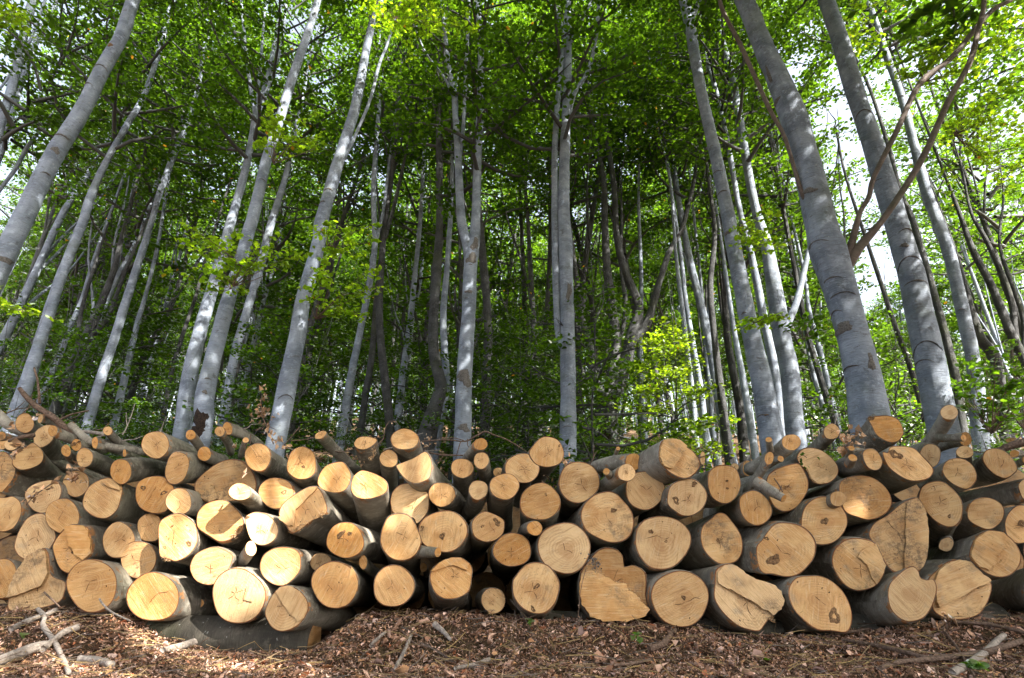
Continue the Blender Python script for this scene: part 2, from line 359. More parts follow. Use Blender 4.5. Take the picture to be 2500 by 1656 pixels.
def face_mesh(name, out3, pith, e1, e2, n, parent, par, seed, cracks=True, relief=.006):
    """cut face: outline out3, fanned in rings, with cracks as dark slivers in the same mesh"""
    r = random.Random(seed); k = len(out3); T = [1.0, .985, .955, .85, .65, .4, .18]
    V = []; UV = []; C = []; Fc = []; M = []
    R = sum((p - pith).length for p in out3) / k
    def disp(p):
        a, b = (p - pith).dot(e1), (p - pith).dot(e2)
        return n * (mnoise.noise(Vector((a * 7 + seed, b * 7, seed * .7))) * relief)
    for t in T:
        for p in out3:
            q = pith + (p - pith) * t; q = q + (disp(q) if t < .99 else Vector())
            if t == 1.0: q = q - n * .002
            V.append(q); UV.append(((q - pith).dot(e1), (q - pith).dot(e2))); C.append((*par, t))
    V.append(pith + disp(pith)); UV.append((0, 0)); C.append((*par, 0))
    for j in range(len(T) - 1):
        for i in range(k): Fc.append((j * k + i, j * k + (i + 1) % k, (j + 1) * k + (i + 1) % k, (j + 1) * k + i)); M.append(0)
    j = len(T) - 1
    for i in range(k): Fc.append((j * k + i, j * k + (i + 1) % k, len(V) - 1)); M.append(0)
    def sliver(pts, w0):
        m = len(pts); base = len(V)
        for i, p in enumerate(pts):
            d = (pts[min(i + 1, m - 1)] - pts[max(i - 1, 0)]); 
            if d.length < 1e-6: d = e1.copy()
            sd = d.cross(n).normalized(); wd = w0 * math.sin(math.pi * (.12 + .88 * (1 - i / (m - 1)) * .95)) if i < m - 1 else 0.0002
            for sg in (-1, 1):
                q = p + sd * sg * wd * .5 + disp(p) + n * .0016; V.append(q); UV.append((0, 0)); C.append((0, 0, 0, .5))
        for i in range(m - 1): Fc.append((base + 2 * i, base + 2 * i + 1, base + 2 * i + 3, base + 2 * i + 2)); M.append(1)
    def run(start, ang, L, w0, wob=.5):
        pts = [start]; a = ang; ns = 7
        for _ in range(ns):
            a += r.gauss(0, wob * .5); pts.append(pts[-1] + (e1 * math.cos(a) + e2 * math.sin(a)) * L / ns); a += (ang - a) * .4
        sliver(pts, w0); return pts
    if cracks and R > .022:
        kind = r.random(); c0 = pith
        if kind < .6:
            nb = r.choice([2, 3, 3, 4, 5]); a0 = r.uniform(0, 6.28)
            for i in range(nb):
                run(c0, a0 + i * 6.283 / nb + r.gauss(0, .25), R * r.uniform(.14, .48), .0015 + R * r.uniform(.003, .013))
        elif kind < .85:
            a0 = r.uniform(0, 6.28); run(c0, a0, R * r.uniform(.3, .7), .0012 + R * .012, .6); run(c0, a0 + 3.14 + r.gauss(0, .3), R * r.uniform(.2, .5), .0012 + R * .012, .6)
        for _ in range(r.randint(1, 6)):
            a = r.uniform(0, 6.28); d = R * r.uniform(.25, .75); run(c0 + (e1 * math.cos(a) + e2 * math.sin(a)) * d, a + r.gauss(0, .15), R * r.uniform(.08, .25), .0009 + R * r.uniform(0, .003), .25)
        # small ragged chips
        for _ in range(r.randint(0, 3)):
            a = r.uniform(0, 6.28); d = R * r.uniform(.4, .9); run(c0 + (e1 * math.cos(a) + e2 * math.sin(a)) * d, r.uniform(0, 6.28), R * r.uniform(.03, .09), .003 + R * .02, 1.2)
    return obj(name, V, Fc, [M_CUT, M_CRACK], parent, uv=UV, col=C, fmat=M)
def blob_on(name, u, v, rw, c, n, mat, parent, th=.006, seed=0, asp=1.0):
    """a knot or scar: an irregular low lens on a face plane; rw in photo pixels"""
    p = on_plane(u, v, c, n); m = mpp(p); R = rw * m; rr = random.Random(seed + int(u)); e1 = n.orthogonal().normalized(); e2 = n.cross(e1)
    k = 18; V = []; Fc = []; ph = [rr.uniform(0, 6.28) for _ in range(3)]
    for j, (t, h) in enumerate(((1.0, -.002), (.8, .5), (.45, .35), (.2, -.4))):
        for i in range(k):
            a = 2 * math.pi * i / k; q = 1 + .22 * math.sin(2 * a + ph[0]) + .15 * math.sin(3 * a + ph[1]) + .1 * math.sin(5 * a + ph[2])
            V.append(p + (e1 * math.cos(a) * asp + e2 * math.sin(a) / asp) * R * t * q + n * (h * th + .001 + rr.uniform(0, .3) * th))
    V.append(p - n * .001)
    for j in range(3):
        for i in range(k): Fc.append((j * k + i, j * k + (i + 1) % k, (j + 1) * k + (i + 1) % k, (j + 1) * k + i))
    for i in range(k): Fc.append((3 * k + i, 3 * k + (i + 1) % k, 4 * k))
    return obj(name, V, Fc, mat, parent)
LOGN = 0
def make_log(crop, shape, label, cat='log', D=None, dD=0.0, to=None, L=None, s=None, hue=None, b=None, knots=(), slab=None, stubs=(), name=None, cracks=True, face=True, splinter=None):
    """shape: (cx,cy,rx,ry[,rot]) or list of outline points, in crop coordinates.
       to=(x,y,dy): where its hidden end lies, dy metres further back"""
    global LOGN
    LOGN += 1; seed = LOGN; r = random.Random(seed * 7 + 1)
    if isinstance(shape, tuple):
        cx, cy, rx, ry = shape[:4]; rot = math.radians(shape[4]) if len(shape) > 4 else 0
        ph = [r.uniform(0, 6.28) for _ in range(3)]; pts = []
        for i in range(44):
            a = 2 * math.pi * i / 44; q = 1 + .018 * math.sin(2 * a + ph[0]) + .024 * math.sin(3 * a + ph[1]) + .012 * math.sin(5 * a + ph[2])
            x, y = rx * math.cos(a) * q, ry * math.sin(a) * q
            pts.append((cx + x * math.cos(rot) - y * math.sin(rot), cy + x * math.sin(rot) + y * math.cos(rot)))
    else:
        pts = [(p.x, p.y) for p in catmull([(x, y, 0) for x, y in shape], max(2, int(round(48 / len(shape)))))]
        cx = sum(p[0] for p in pts) / len(pts); cy = sum(p[1] for p in pts) / len(pts)
    out = [P2(crop, *p) for p in pts]; cu, cv = P2(crop, cx, cy)
    height = (1500 - cv) / 440.0
    y0 = D if D is not None else 3.22 + .16 * max(0, height) + r.uniform(-.035, .035) + dD
    c = at(cu, cv, y0)
    rpx = math.sqrt(abs(sum(out[i - 1][0] * out[i][1] - out[i][0] * out[i - 1][1] for i in range(len(out)))) / 2 / math.pi); R = rpx * mpp(c)
    if to is None:
        L = L or 1.5 + R * 3 + r.uniform(0, .25)
        ax = ray(VPX[0] + r.uniform(-110, 110), VPX[1] + r.uniform(-60, 60)).normalized(); ends = [c, c + ax * L]
    else:
        e = at(*P2(crop, to[0], to[1]), y0 + to[2]); ax = (e - c).normalized(); L = (e - c).length
    n = (-ax + (CAM - c).normalized() * (.5 if to is None else 1.3) + Vector((r.uniform(-.07, .07), 0, r.uniform(-.07, .07)))).normalized()
    if n.dot((CAM - c).normalized()) < .45: n = (CAM - c).normalized()
    e1 = Vector((0, 0, 1)).cross(n).normalized(); e2 = n.cross(e1)
    out3 = [on_plane(u, v, c, n) for u, v in out]
    cc = sum(out3, Vector()) / len(out3)
    root = empty(name or ('log' if R > .045 else 'branch_log'), cc); tag(root, label, cat, 'cut beech logs stacked in the pile')
    loc = [p - cc for p in out3]
    # bark
    ph = r.uniform(0, 9); taper = r.uniform(.9, 1.0) if to is None else .88
    steps = [0, .004, .02, .07, .2, .4, .6, .8, 1.0]; rings = []; lens = []
    bend = (e1 * r.uniform(-1, 1) + e2 * r.uniform(-1, 1)) * (.02 if to is None else .05) * L
    for s_ in steps:
        ring = []
        grow = 1.0 if s_ == 0 else (1.02 if s_ < .01 else 1.03)
        k = grow * (1 + (taper - 1) * s_)
        for i, p in enumerate(loc):
            d = 1 + .05 * mnoise.noise(Vector((p.x * 9, p.z * 9, s_ * L * 4 + ph))) * min(1, s_ * 12)
            ring.append(p * k * d + ax * (s_ * L) + bend * (4 * s_ * (1 - s_)))
        rings.append(ring); lens.append(s_ * L)
    loft('bark', rings, M_LOGBARK, root, lens, R)
    pith_off = (e1 * r.uniform(-.2, .2) + e2 * r.uniform(-.2, .15)) * R
    par = (r.randrange(19) + .9 * (s if s is not None else r.choice([0.0, .15, .35, .55])) + .02, hue if hue is not None else r.choice([0, .1, .2, .5, .7]) * (1.2 if R < .05 else .8), b if b is not None else r.uniform(.78, 1.06))
    if face:
        face_mesh('cut_face', loc, pith_off, e1, e2, n, root, par, seed, cracks)
    for (kx, ky, kr) in knots:
        o = blob_on('knot', *P2(crop, kx, ky), kr / S, c, n, M_KNOT, root, .005, seed, r.uniform(.8, 1.3))
        for v_ in o.data.vertices: v_.co -= cc
    if slab:                                            # a raised step left by the felling cut
        sp = [P2(crop, *p) for p in slab[1]]; q = [on_plane(u, v, c, n) - cc for u, v in sp]
        q = [a + (b_ - a) * t for a, b_ in zip(q, q[1:] + q[:1]) for t in (0, .25, .5, .75)]
        q = [p + (e1 * r.gauss(0, .0024) + e2 * r.gauss(0, .0024)) for p in q]
        ctr = sum(q, Vector()) / len(q); k = len(q); h = slab[0]; V = []; UV = []; C = []; Fc = []
        sb_ = par[2] + (.34 if h > .05 else 0)
        for t, hh in ((1.0, -.004), (1.0, h), (.6, h * 1.05)):
            for p in q: V.append(ctr + (p - ctr) * t + n * hh); UV.append(((V[-1] - pith_off).dot(e1), (V[-1] - pith_off).dot(e2))); C.append((par[0], par[1], sb_, .5))
        V.append(ctr + n * h); UV.append(((ctr - pith_off).dot(e1), (ctr - pith_off).dot(e2))); C.append((par[0], par[1], sb_, .5))
        for j in range(2):
            for i in range(k): Fc.append((j * k + i, j * k + (i + 1) % k, (j + 1) * k + (i + 1) % k, (j + 1) * k + i))
        for i in range(k): Fc.append((2 * k + i, 2 * k + (i + 1) % k, 3 * k))
        obj('split_step', V, Fc, M_CUT, root, smooth=False, uv=UV, col=C)
    if splinter:                                        # torn fibres along a break
        V = []; Fc = []
        for (x, y) in [(a_[0] + (b_[0] - a_[0]) * t_, a_[1] + (b_[1] - a_[1]) * t_) for a_, b_ in zip(splinter, splinter[1:] + splinter[-1:]) for t_ in (0, .25, .5, .75)]:
            for _ in range(5):
                p = on_plane(*P2(crop, x + r.gauss(0, 12), y + r.gauss(0, 9)), c, n) - cc; a = r.uniform(0, 6.28)
                d = (e1 * math.cos(a) + e2 * math.sin(a)) * r.uniform(.006, .02) + n * r.uniform(.006, .028); sd = d.cross(n).normalized() * r.uniform(.001, .003); k = len(V)
                V += [p - sd, p + sd, p + d + n * .002, p + n * .004]; Fc += [(k, k + 1, k + 2), (k + 1, k + 3, k + 2), (k + 3, k, k + 2)]
        obj('torn_fibres', V, Fc, M_BROKEN, root, smooth=False)
    for st in stubs:                                    # (path points, end radius px, start radius px)
        (x0, y0_), (x1, y1), r1, r0, dy = st
        a = at(*P2(crop, x0, y0_), y0 + .05 + dy) ; bq = at(*P2(crop, x1, y1), y0 - .04 + dy * .3)
        m = mpp(a) / S; axs = (bq - a).normalized(); u1 = axs.orthogonal().normalized(); u2 = axs.cross(u1); rg = []; ls = []
        for j in range(6):
            t = j / 5; rad = (r0 + (r1 - r0) * t) * m * (1 + .05 * math.sin(j * 2.3)); q = a + (bq - a) * t
            rg.append([q - cc + (u1 * math.cos(g) + u2 * math.sin(g)) * rad for g in [2 * math.pi * i / 16 for i in range(16)]]); ls.append(t * (bq - a).length)
        sb = loft('side_stub', rg, M_LOGBARK, root, ls, r0 * m, cap_end=False)
        nn = (axs + (CAM - bq).normalized() * .8).normalized(); f1 = Vector((0, 0, 1)).cross(nn).normalized(); f2 = nn.cross(f1)
        o = face_mesh('stub_face', rg[-1], bq - cc + nn * .001, f1, f2, nn, sb, (.2, .9, .95), seed + 50, False, .001)
    return root

ml = make_log
# --- upper left
ml('A', (248, 302, 92, 102), 'round small log at the left top edge with bark flake beside it', dD=-.05, to=(520, 480, .7))
ml('A', (405, 258, 25, 45, 15), 'thin branch log leaning down right beside the topmost left round log', to=(700, 400, .55))
ml('A', [(340, 500), (345, 410), (400, 350), (480, 318), (545, 335), (555, 420), (510, 495), (430, 545), (365, 540)], 'tilted oval log face half hidden behind a thinner branch log at upper left', to=(700, 680, .6), s=0)
ml('A', (530, 380, 48, 58), 'small round branch log lying across the tilted oval log face', dD=-.16, to=(930, 500, .5))
ml('A', (768, 522, 50, 62), 'small branch log with dark hollow knot, left of the curved branch log', dD=-.1, to=(1060, 560, .5), knots=[(740, 515, 22), (795, 490, 12)], hue=1)
ml('A', (666, 580, 48, 62, -10), 'small orange branch log below the one with the dark hollow knot', dD=-.13, to=(820, 680, .4), hue=1)
ml('A', (852, 650, 84, 99), 'small pale log above the dead leaves at left, bark running right', dD=-.06, to=(1190, 780, .6), s=0)
ml('A', (1218, 790, 108, 128), 'round orange log with grey bark stretching to the right, upper left', dD=-.1, to=(1650, 800, .6), hue=.8)
ml('A', (957, 500, 31, 60), 'narrow branch log with a long grey body under the slender pale branch', to=(1400, 700, .5), hue=.9)
ml('A', (1085, 380, 46, 45), 'slender branch log rising above its neighbours toward the green undergrowth at left', to=(1480, 600, .6), s=0)
ml('A', (1255, 605, 18, 38), 'crooked knobbly branch log squeezed between two larger left logs', to=(1580, 740, .5), hue=1)
ml('A', (1565, 520, 140, 140), 'medium round log with flat pale face, highest large log on the left', dD=-.08, to=(2080, 760, .75), s=0)
ml('A', [(1770, 592), (1860, 612), (1905, 680), (1892, 780), (1850, 870), (1770, 920), (1695, 900), (1660, 810), (1685, 690), (1722, 620)], 'oval log flecked with black specks right of the highest large left log', s=.6, dD=-.05, to=(2200, 860, .7))
ml('A', (1920, 420, 50, 50), 'short bright orange branch log in front of the hollow beech trunk', to=(2040, 590, .25), hue=1)
ml('C', (325, 612, 70, 72), 'small orange log resting just right of the hollow trunk', to=(520, 680, .4), hue=1)
ml('A', [(120, 690), (180, 600), (290, 520), (345, 505), (430, 590), (430, 680), (360, 740), (230, 775), (150, 750)], 'wide dull oval log below the bark flake at the left', s=.15, b=.85, to=(620, 900, .8))
ml('A', [(-140, 610), (0, 590), (80, 610), (150, 720), (150, 800), (120, 880), (40, 980), (0, 1000), (-140, 920)], 'big log cut off by the left frame edge with ragged lower rim', s=.5, b=.9)
ml('A', (10, 430, 50, 44), 'small orange log end at the left edge under the pale branch', dD=.05, hue=1)
ml('A', (20, 515, 58, 52), 'small cut end at the left edge directly above the big cut off log', dD=.02)
ml('A', (112, 520, 70, 58), 'small pale log end right of the left edge under twisted dead leaves', dD=-.02, s=0)
ml('A', [(250, 1010), (300, 940), (420, 890), (560, 880), (620, 960), (600, 1070), (520, 1180), (430, 1210), (350, 1190), (290, 1130), (255, 1060)], 'broad pale log whose face is crossed by a curled dead leaf twig', s=0, dD=.03)
ml('A', (765, 910, 135, 133), 'round log partly masked by a hanging bunch of dead leaves', dD=.05, s=0, hue=.5)
ml('A', [(830, 1100), (870, 980), (950, 900), (1080, 850), (1180, 880), (1232, 940), (1222, 1050), (1180, 1180), (1080, 1260), (960, 1250), (860, 1180)], 'large dark speckled log with split ledge at its top right, left part', s=.5, dD=-.02, slab=(.014, [(1040, 920), (1090, 865), (1170, 885), (1225, 945), (1215, 985)]))
ml('A', [(-60, 1070), (60, 1050), (130, 1040), (200, 1090), (220, 1180), (190, 1280), (120, 1370), (0, 1395), (-80, 1300)], 'log at the left frame edge with a jagged upper rim and dark crack', s=.25)
ml('A', (630, 1240, 172, 180), 'round log with dark pith star in a double ring, left part', s=.3)
ml('A', [(1370, 950), (1430, 870), (1550, 835), (1660, 850), (1740, 930), (1752, 970), (1700, 1060), (1690, 1180), (1560, 1215), (1430, 1170), (1370, 1080)], 'orange log with two dark bark pockets above its middle, left of the pile', hue=.9, knots=[(1445, 955, 24), (1650, 1005, 26)], b=.9)
ml('A', (1800, 1090, 130, 136), 'medium pale log with sun patches on the bark right of its face', dD=-.09, s=0, to=(2150, 1250, .75), b=1.05)
ml('B', [(140, 220), (190, 80), (280, -50), (400, -95), (470, -60), (560, 110), (530, 220), (430, 330), (300, 385), (200, 350), (150, 290)], 'large leaning oval log with crossed cracks near the left edge', s=.25, dD=.02)
ml('B', (1195, 180, 162, 186), 'round light brown log between two split logs in the lower left', s=.2)
ml('B', [(1385, 50), (1400, -30), (1470, -85), (1560, -88), (1620, -30), (1630, 60), (1600, 160), (1520, 192), (1420, 165)], 'smaller smooth orange log just left of the sunlit ragged log', hue=.6, s=0, dD=.04)
ml('B', [(1600, 20), (1680, -60), (1800, -95), (1880, -60), (1960, 10), (1990, 110), (1980, 220), (1900, 330), (1780, 390), (1700, 370), (1615, 345), (1600, 200)], 'sunlit log with ragged torn top corner and a knot at lower right', s=0, b=1.12, dD=-.08, knots=[(1905, 210, 24)], splinter=[(1760, -60), (1640, 350), (1690, 372)], to=(2300, 480, .8))
# --- lower left
ml('B', [(-110, 400), (0, 365), (90, 370), (150, 430), (168, 520), (150, 640), (100, 720), (0, 770), (-110, 700)], 'clean pale log cut off by the left frame edge near the bottom', s=0)
ml('B', [(80, 880), (85, 760), (130, 620), (200, 470), (300, 340), (430, 258), (480, 290), (500, 360), (505, 500), (560, 560), (660, 600), (655, 700), (600, 800), (400, 870), (200, 900)], 'large triangular split log with dark stripes standing in the leaf litter', s=.75, dD=-.02, slab=(.03, [(90, 760), (130, 620), (200, 470), (300, 340), (430, 262), (478, 300), (498, 500), (440, 640), (220, 720)]))
ml('B', [(530, 230), (570, 150), (650, 60), (720, 20), (840, 30), (900, 70), (930, 200), (930, 320), (870, 370), (760, 470), (700, 515), (620, 480), (570, 400), (540, 300)], 'log with a vertical stepped cut down its middle at lower left', s=.2, slab=(.02, [(660, 50), (720, 24), (840, 34), (898, 74), (926, 200), (926, 315), (860, 372), (760, 330), (700, 200)]), knots=[(735, 300, 16)])
ml('B', (925, 635, 257, 268), 'big bottom log with saw scratches and a crossed pith, leftmost full round one', dD=-.08, s=0, cracks=True)
ml('B', (1395, 370, 182, 186), 'speckled log with brown centre above and between two big bottom logs', s=.8)
ml('B', (1540, 750, 263, 250), 'big orange bottom log with a long slanting crack and grey bark rim', dD=-.06, hue=.7, s=.1)
ml('B', (2005, 810, 50, 46), 'tiny branch log end in the dark gap between two bottom logs', dD=.2, hue=.8)
ml('D', [(180, 440), (230, 330), (330, 268), (440, 245), (540, 280), (610, 330), (600, 400), (560, 480), (450, 600), (370, 630), (260, 600), (200, 530)], 'log half mouldy grey and half sunlit above the lying bearer log', s=.85, dD=-.02)
ml('D', (670, 740, 270, 282), 'big bottom log with a dark ragged crack line across its pith', dD=-.08, s=.35, slab=(.01, [(730, 780), (760, 640), (830, 600), (830, 700), (800, 790)]))
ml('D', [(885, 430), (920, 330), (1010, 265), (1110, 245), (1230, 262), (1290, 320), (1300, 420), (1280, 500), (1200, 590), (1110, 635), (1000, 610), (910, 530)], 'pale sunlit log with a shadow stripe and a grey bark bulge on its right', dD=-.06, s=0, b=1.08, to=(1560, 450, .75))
ml('D', [(935, 900), (990, 760), (1080, 655), (1180, 635), (1290, 690), (1360, 780), (1375, 870), (1330, 970), (1250, 1050), (1120, 1100), (1020, 1070), (960, 990)], 'lowest front log resting on the bearer, with a diagonal ridge across it', dD=-.12, s=0, slab=(.012, [(1045, 700), (1080, 660), (1180, 640), (1288, 696), (1354, 784), (1370, 870), (1325, 965), (1262, 1005), (1150, 870)]), to=(1700, 950, .8))
ml('D', (1640, 625, 236, 237), 'large pale bottom log with a v shaped crack and a facet on its right', dD=-.04, s=0, slab=(.012, [(1700, 850), (1740, 680), (1810, 450), (1860, 520), (1874, 640), (1840, 740), (1760, 830)]))
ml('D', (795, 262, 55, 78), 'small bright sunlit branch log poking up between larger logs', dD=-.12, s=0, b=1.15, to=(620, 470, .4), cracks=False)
ml('D', (1745, 180, 190, 182), 'orange log with dark winged stain and lichen grey bark edge', hue=1, s=.25, dD=-.05, knots=[(1700, 120, 34), (1790, 110, 20)])
ml('D', (1925, 400, 42, 70), 'tiny split stump end below the orange log with winged stain', dD=.05, s=.4)
# --- upper middle left
ml('C', (480, 385, 52, 50), 'short branch log pointing up left beside the dried leaf sprig, left one of two', to=(590, 590, .3), s=0)
ml('C', (560, 358, 46, 68, -15), 'branch log with sunlit bark lying just right of the short up pointing one', dD=.06, to=(900, 530, .5), hue=.9)
ml('C', (742, 474, 32, 28), 'tiny bright stub below the dried leaf sprig', to=(690, 640, .15), s=0, b=1.1, cracks=False)
ml('C', (865, 645, 135, 140), 'round log with fine saw lines and brightly sunlit bark on its right', dD=-.08, s=0, to=(1200, 800, .7), hue=.4)
ml('C', [(1155, 760), (1170, 660), (1210, 580), (1300, 537), (1380, 560), (1430, 610), (1450, 700), (1440, 800), (1370, 860), (1270, 868), (1190, 820)], 'orange log with an open black forked crack and flattened upper right side', dD=-.05, hue=.7, s=.1, to=(1620, 960, .8), knots=[(1325, 740, 15)])
ml('C', [(225, 920), (270, 850), (370, 760), (500, 685), (620, 665), (720, 690), (800, 770), (850, 880), (845, 980), (760, 1060), (600, 1090), (480, 1085), (370, 1105), (290, 1070), (235, 1000)], 'very wide dark stained log with brown smudged centre, upper left', s=.9, b=.72, dD=.05, slab=(.015, [(300, 1050), (380, 930), (420, 940), (480, 1070), (370, 1100)]))
ml('C', (682, 995, 112, 87), 'pale small log jutting out with sunlit bark in front of the wide stained log', dD=-.2, s=0, b=1.05, to=(900, 1200, .45))
ml('C', (1050, 1005, 177, 158), 'round log with a dark lens shaped crack right of its pith', s=.1, b=.92, knots=[(1130, 1000, 26)], dD=.02)
ml('C', [(1465, 890), (1490, 810), (1560, 725), (1680, 690), (1745, 712), (1800, 810), (1790, 900), (1740, 980), (1640, 1005), (1530, 980), (1480, 940)], 'log half in sun and half in shade left of the tall sunlit log', s=0, b=.95, dD=-.02, to=(1900, 1260, .9))
ml('C', [(245, 1300), (260, 1200), (330, 1120), (430, 1080), (540, 1080), (620, 1140), (700, 1230), (725, 1320), (700, 1400), (600, 1470), (480, 1495), (380, 1440), (270, 1370)], 'large log with star shaped grey stain and peeling bark at lower right', s=.45, dD=-.05, splinter=[(690, 1330), (670, 1390), (640, 1430)])
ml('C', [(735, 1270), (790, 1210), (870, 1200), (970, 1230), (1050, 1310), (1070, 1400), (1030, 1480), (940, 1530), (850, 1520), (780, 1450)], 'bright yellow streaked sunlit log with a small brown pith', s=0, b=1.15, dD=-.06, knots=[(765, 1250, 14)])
ml('C', [(1080, 1180), (1130, 1100), (1250, 1010), (1380, 945), (1470, 950), (1520, 1020), (1560, 1130), (1560, 1200), (1500, 1250), (1400, 1290), (1290, 1380), (1200, 1410), (1150, 1340), (1085, 1260)], 'large log with a slanting felling cut, bright sun band and torn lower lip', s=.2, dD=-.1, b=1.05, slab=(.02, [(1085, 1250), (1100, 1200), (1380, 960), (1470, 955), (1250, 1180), (1230, 1340), (1160, 1340)]), splinter=[(1200, 1400), (1260, 1370), (1320, 1330), (1540, 1190), (1500, 1240)], to=(1800, 1500, .9))
ml('C', (1495, 420, 62, 36, -25), 'crooked pale branch log rising to the left with a dark broken end', dD=-.05, to=(1850, 770, .35), s=.4, b=1.1)
# --- centre
ml('E', [(100, 510), (135, 455), (220, 435), (330, 468), (285, 530), (205, 568), (130, 555)], 'lopsided sunlit log with torn orange bark strip at its right', dD=-.04, s=0, b=1.15, to=(290, 830, .35), splinter=[(290, 560), (300, 620), (270, 660)])
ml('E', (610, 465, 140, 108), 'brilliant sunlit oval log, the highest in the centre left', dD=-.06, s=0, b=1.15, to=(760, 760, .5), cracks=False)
ml('E', (450, 660, 92, 90), 'small brown log wedged under the brilliant sunlit oval log', s=.1, b=.9, to=(470, 920, .5))
ml('E', [(525, 730), (560, 712), (700, 655), (800, 592), (842, 600), (880, 680), (882, 760), (860, 850), (800, 890), (730, 910), (660, 895), (590, 840), (540, 770)], 'half round split log with a straight slanting upper edge and grooved face', dD=-.09, s=0, b=1.1, to=(1010, 1050, .5), cracks=False)
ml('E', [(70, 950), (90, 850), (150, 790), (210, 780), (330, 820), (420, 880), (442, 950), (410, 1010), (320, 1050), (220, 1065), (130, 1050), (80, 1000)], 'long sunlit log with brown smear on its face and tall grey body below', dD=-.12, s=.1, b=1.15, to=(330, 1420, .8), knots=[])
ml('E', [(465, 1080), (490, 990), (570, 920), (680, 910), (770, 950), (840, 1000), (858, 1080), (840, 1200), (740, 1315), (700, 1260), (560, 1230), (490, 1200), (470, 1140)], 'pale cream log with crazed surface behind the tall cracked oval log', s=.05, b=1.15, hue=0, dD=.02)
ml('E', (985, 1020, 133, 125), 'medium round log with dark smudge on its upper left rim, centre', s=.2, to=(1160, 1200, .6), dD=-.02)
ml('E', (1190, 755, 115, 98), 'yellowish oval log on a steep grey body, left of two stacked small logs', s=0, hue=.6, dD=-.05, to=(1170, 1100, .6))
ml('E', (1375, 515, 72, 60), 'small orange log at the upper end of a short branch, centre top', hue=1, s=0, to=(1220, 720, .35), cracks=False)
ml('E', (1383, 680, 77, 85), 'small round log directly under the topmost small orange one', s=0, hue=.4, dD=-.05, to=(1430, 950, .55))
ml('E', (1352, 975, 98, 98), 'small round log with crossing fine cracks, its bark going down left', s=.05, dD=-.08, to=(1230, 1220, .5))
ml('E', (1617, 940, 150, 133), 'orange oval log with fan shaped crack and wide dark body beneath', s=.05, hue=.4, dD=-.1, to=(1590, 1350, .8))
ml('E', (1795, 757, 172, 152), 'pale round log with a black star pith, below the top centre log', s=0, dD=-.05, to=(1780, 1050, .8))
ml('G', [(130, 610), (170, 530), (250, 450), (330, 438), (420, 470), (470, 550), (482, 630), (450, 700), (370, 740), (280, 745), (190, 710)], 'highest centre log in front of the smooth grey trunk, tilted oval', s=.25, dD=-.02, knots=[(435, 530, 12)])
ml('G', (240, 1095, 207, 186), 'round log with concentric rings and brown double pith, centre', s=.25, dD=-.04, knots=[(300, 1020, 14)])
ml('E', [(365, 1500), (370, 1420), (400, 1320), (450, 1240), (540, 1210), (640, 1225), (700, 1290), (745, 1380), (778, 1480), (760, 1560), (720, 1630), (640, 1680), (540, 1688), (450, 1650), (390, 1575)], 'tall oval log with mossy bark, horizontal slit and a side branch stub', dD=-.15, s=0, b=1.1, stubs=[((730, 1600), (945, 1605), 44, 66, .05)], to=(620, 1760, .8))
ml('E', (998, 1392, 247, 212), 'big pale log with a brown fan shaped stain and knot scars', dD=-.04, s=.35, b=1.05, knots=[(790, 1350, 15), (785, 1380, 10), (1180, 1330, 12), (990, 1440, 30)], cracks=False)
ml('E', [(1285, 1340), (1310, 1260), (1400, 1195), (1500, 1215), (1600, 1270), (1617, 1340), (1590, 1430), (1500, 1490), (1400, 1495), (1310, 1440)], 'medium log with a round ringed knot near its top right', s=.1, knots=[(1540, 1300, 34), (1395, 1340, 16)], dD=-.05)
ml('E', (1920, 1362, 78, 74), 'small orange branch log between larger centre logs', hue=.9, s=0, dD=-.1, to=(1800, 1450, .5))
ml('F', (500, 640, 208, 212), 'round pale bottom log with a long thin crack right of its pith', s=0, b=1.05, dD=-.03)
ml('F', [(865, 580), (880, 480), (960, 400), (1080, 355), (1180, 355), (1262, 410), (1292, 470), (1285, 560), (1275, 640), (1240, 710), (1130, 765), (1000, 765), (910, 700)], 'bottom log with a chipped notch at its upper right and bulging side', s=0, b=1.05, dD=-.06, slab=(.015, [(880, 490), (960, 405), (1080, 360), (1180, 360), (1258, 414), (1240, 480), (1120, 430), (980, 450)]), to=(1150, 830, .8))
ml('F', (1505, 785, 120, 132), 'small log with sooty right half at the bottom centre', s=1.0, dD=-.02)
ml('F', (1695, 275, 190, 172), 'deep orange round log with radiating cracks, below the small branch log', hue=1, s=0, dD=-.05)
ml('H', [(-35, 600), (0, 530), (90, 430), (200, 398), (320, 430), (400, 520), (440, 620), (420, 740), (380, 830), (290, 910), (170, 915), (50, 850), (-25, 740)], 'cracked bottom log with grey blotch and peeling bark at its left', s=.45, dD=-.08, knots=[(210, 640, 26), (170, 870, 24)])
# --- right of centre
ml('H', (485, 255, 265, 262), 'large round log with a curved seam around its pith, left above the forked log', s=.15, dD=-.04)
ml('H', [(650, 500), (720, 400), (790, 310), (850, 265), (930, 250), (1020, 275), (1075, 340), (1090, 445), (1160, 430), (1230, 445), (1300, 500), (1318, 600), (1310, 740), (1335, 875), (1280, 935), (1100, 990), (870, 992), (740, 940), (660, 820), (630, 700)], 'heart shaped forked log split in a high front slab and two lobes behind', s=.35, b=.62, dD=.0,
   slab=(.09, [(640, 640), (655, 510), (760, 480), (860, 530), (980, 590), (1090, 610), (1120, 680), (1190, 720), (1240, 790), (1328, 872), (1280, 930), (1100, 984), (870, 986), (742, 934), (664, 816), (634, 700)]), splinter=[(1000, 600), (1060, 610), (1120, 680), (1180, 720), (1220, 780), (1290, 850)])
ml('H', (1652, 765, 288, 290), 'biggest round bottom log with a slanting crack, right of the forked log', s=.15, hue=.35, dD=-.08, knots=[(1690, 755, 22)])
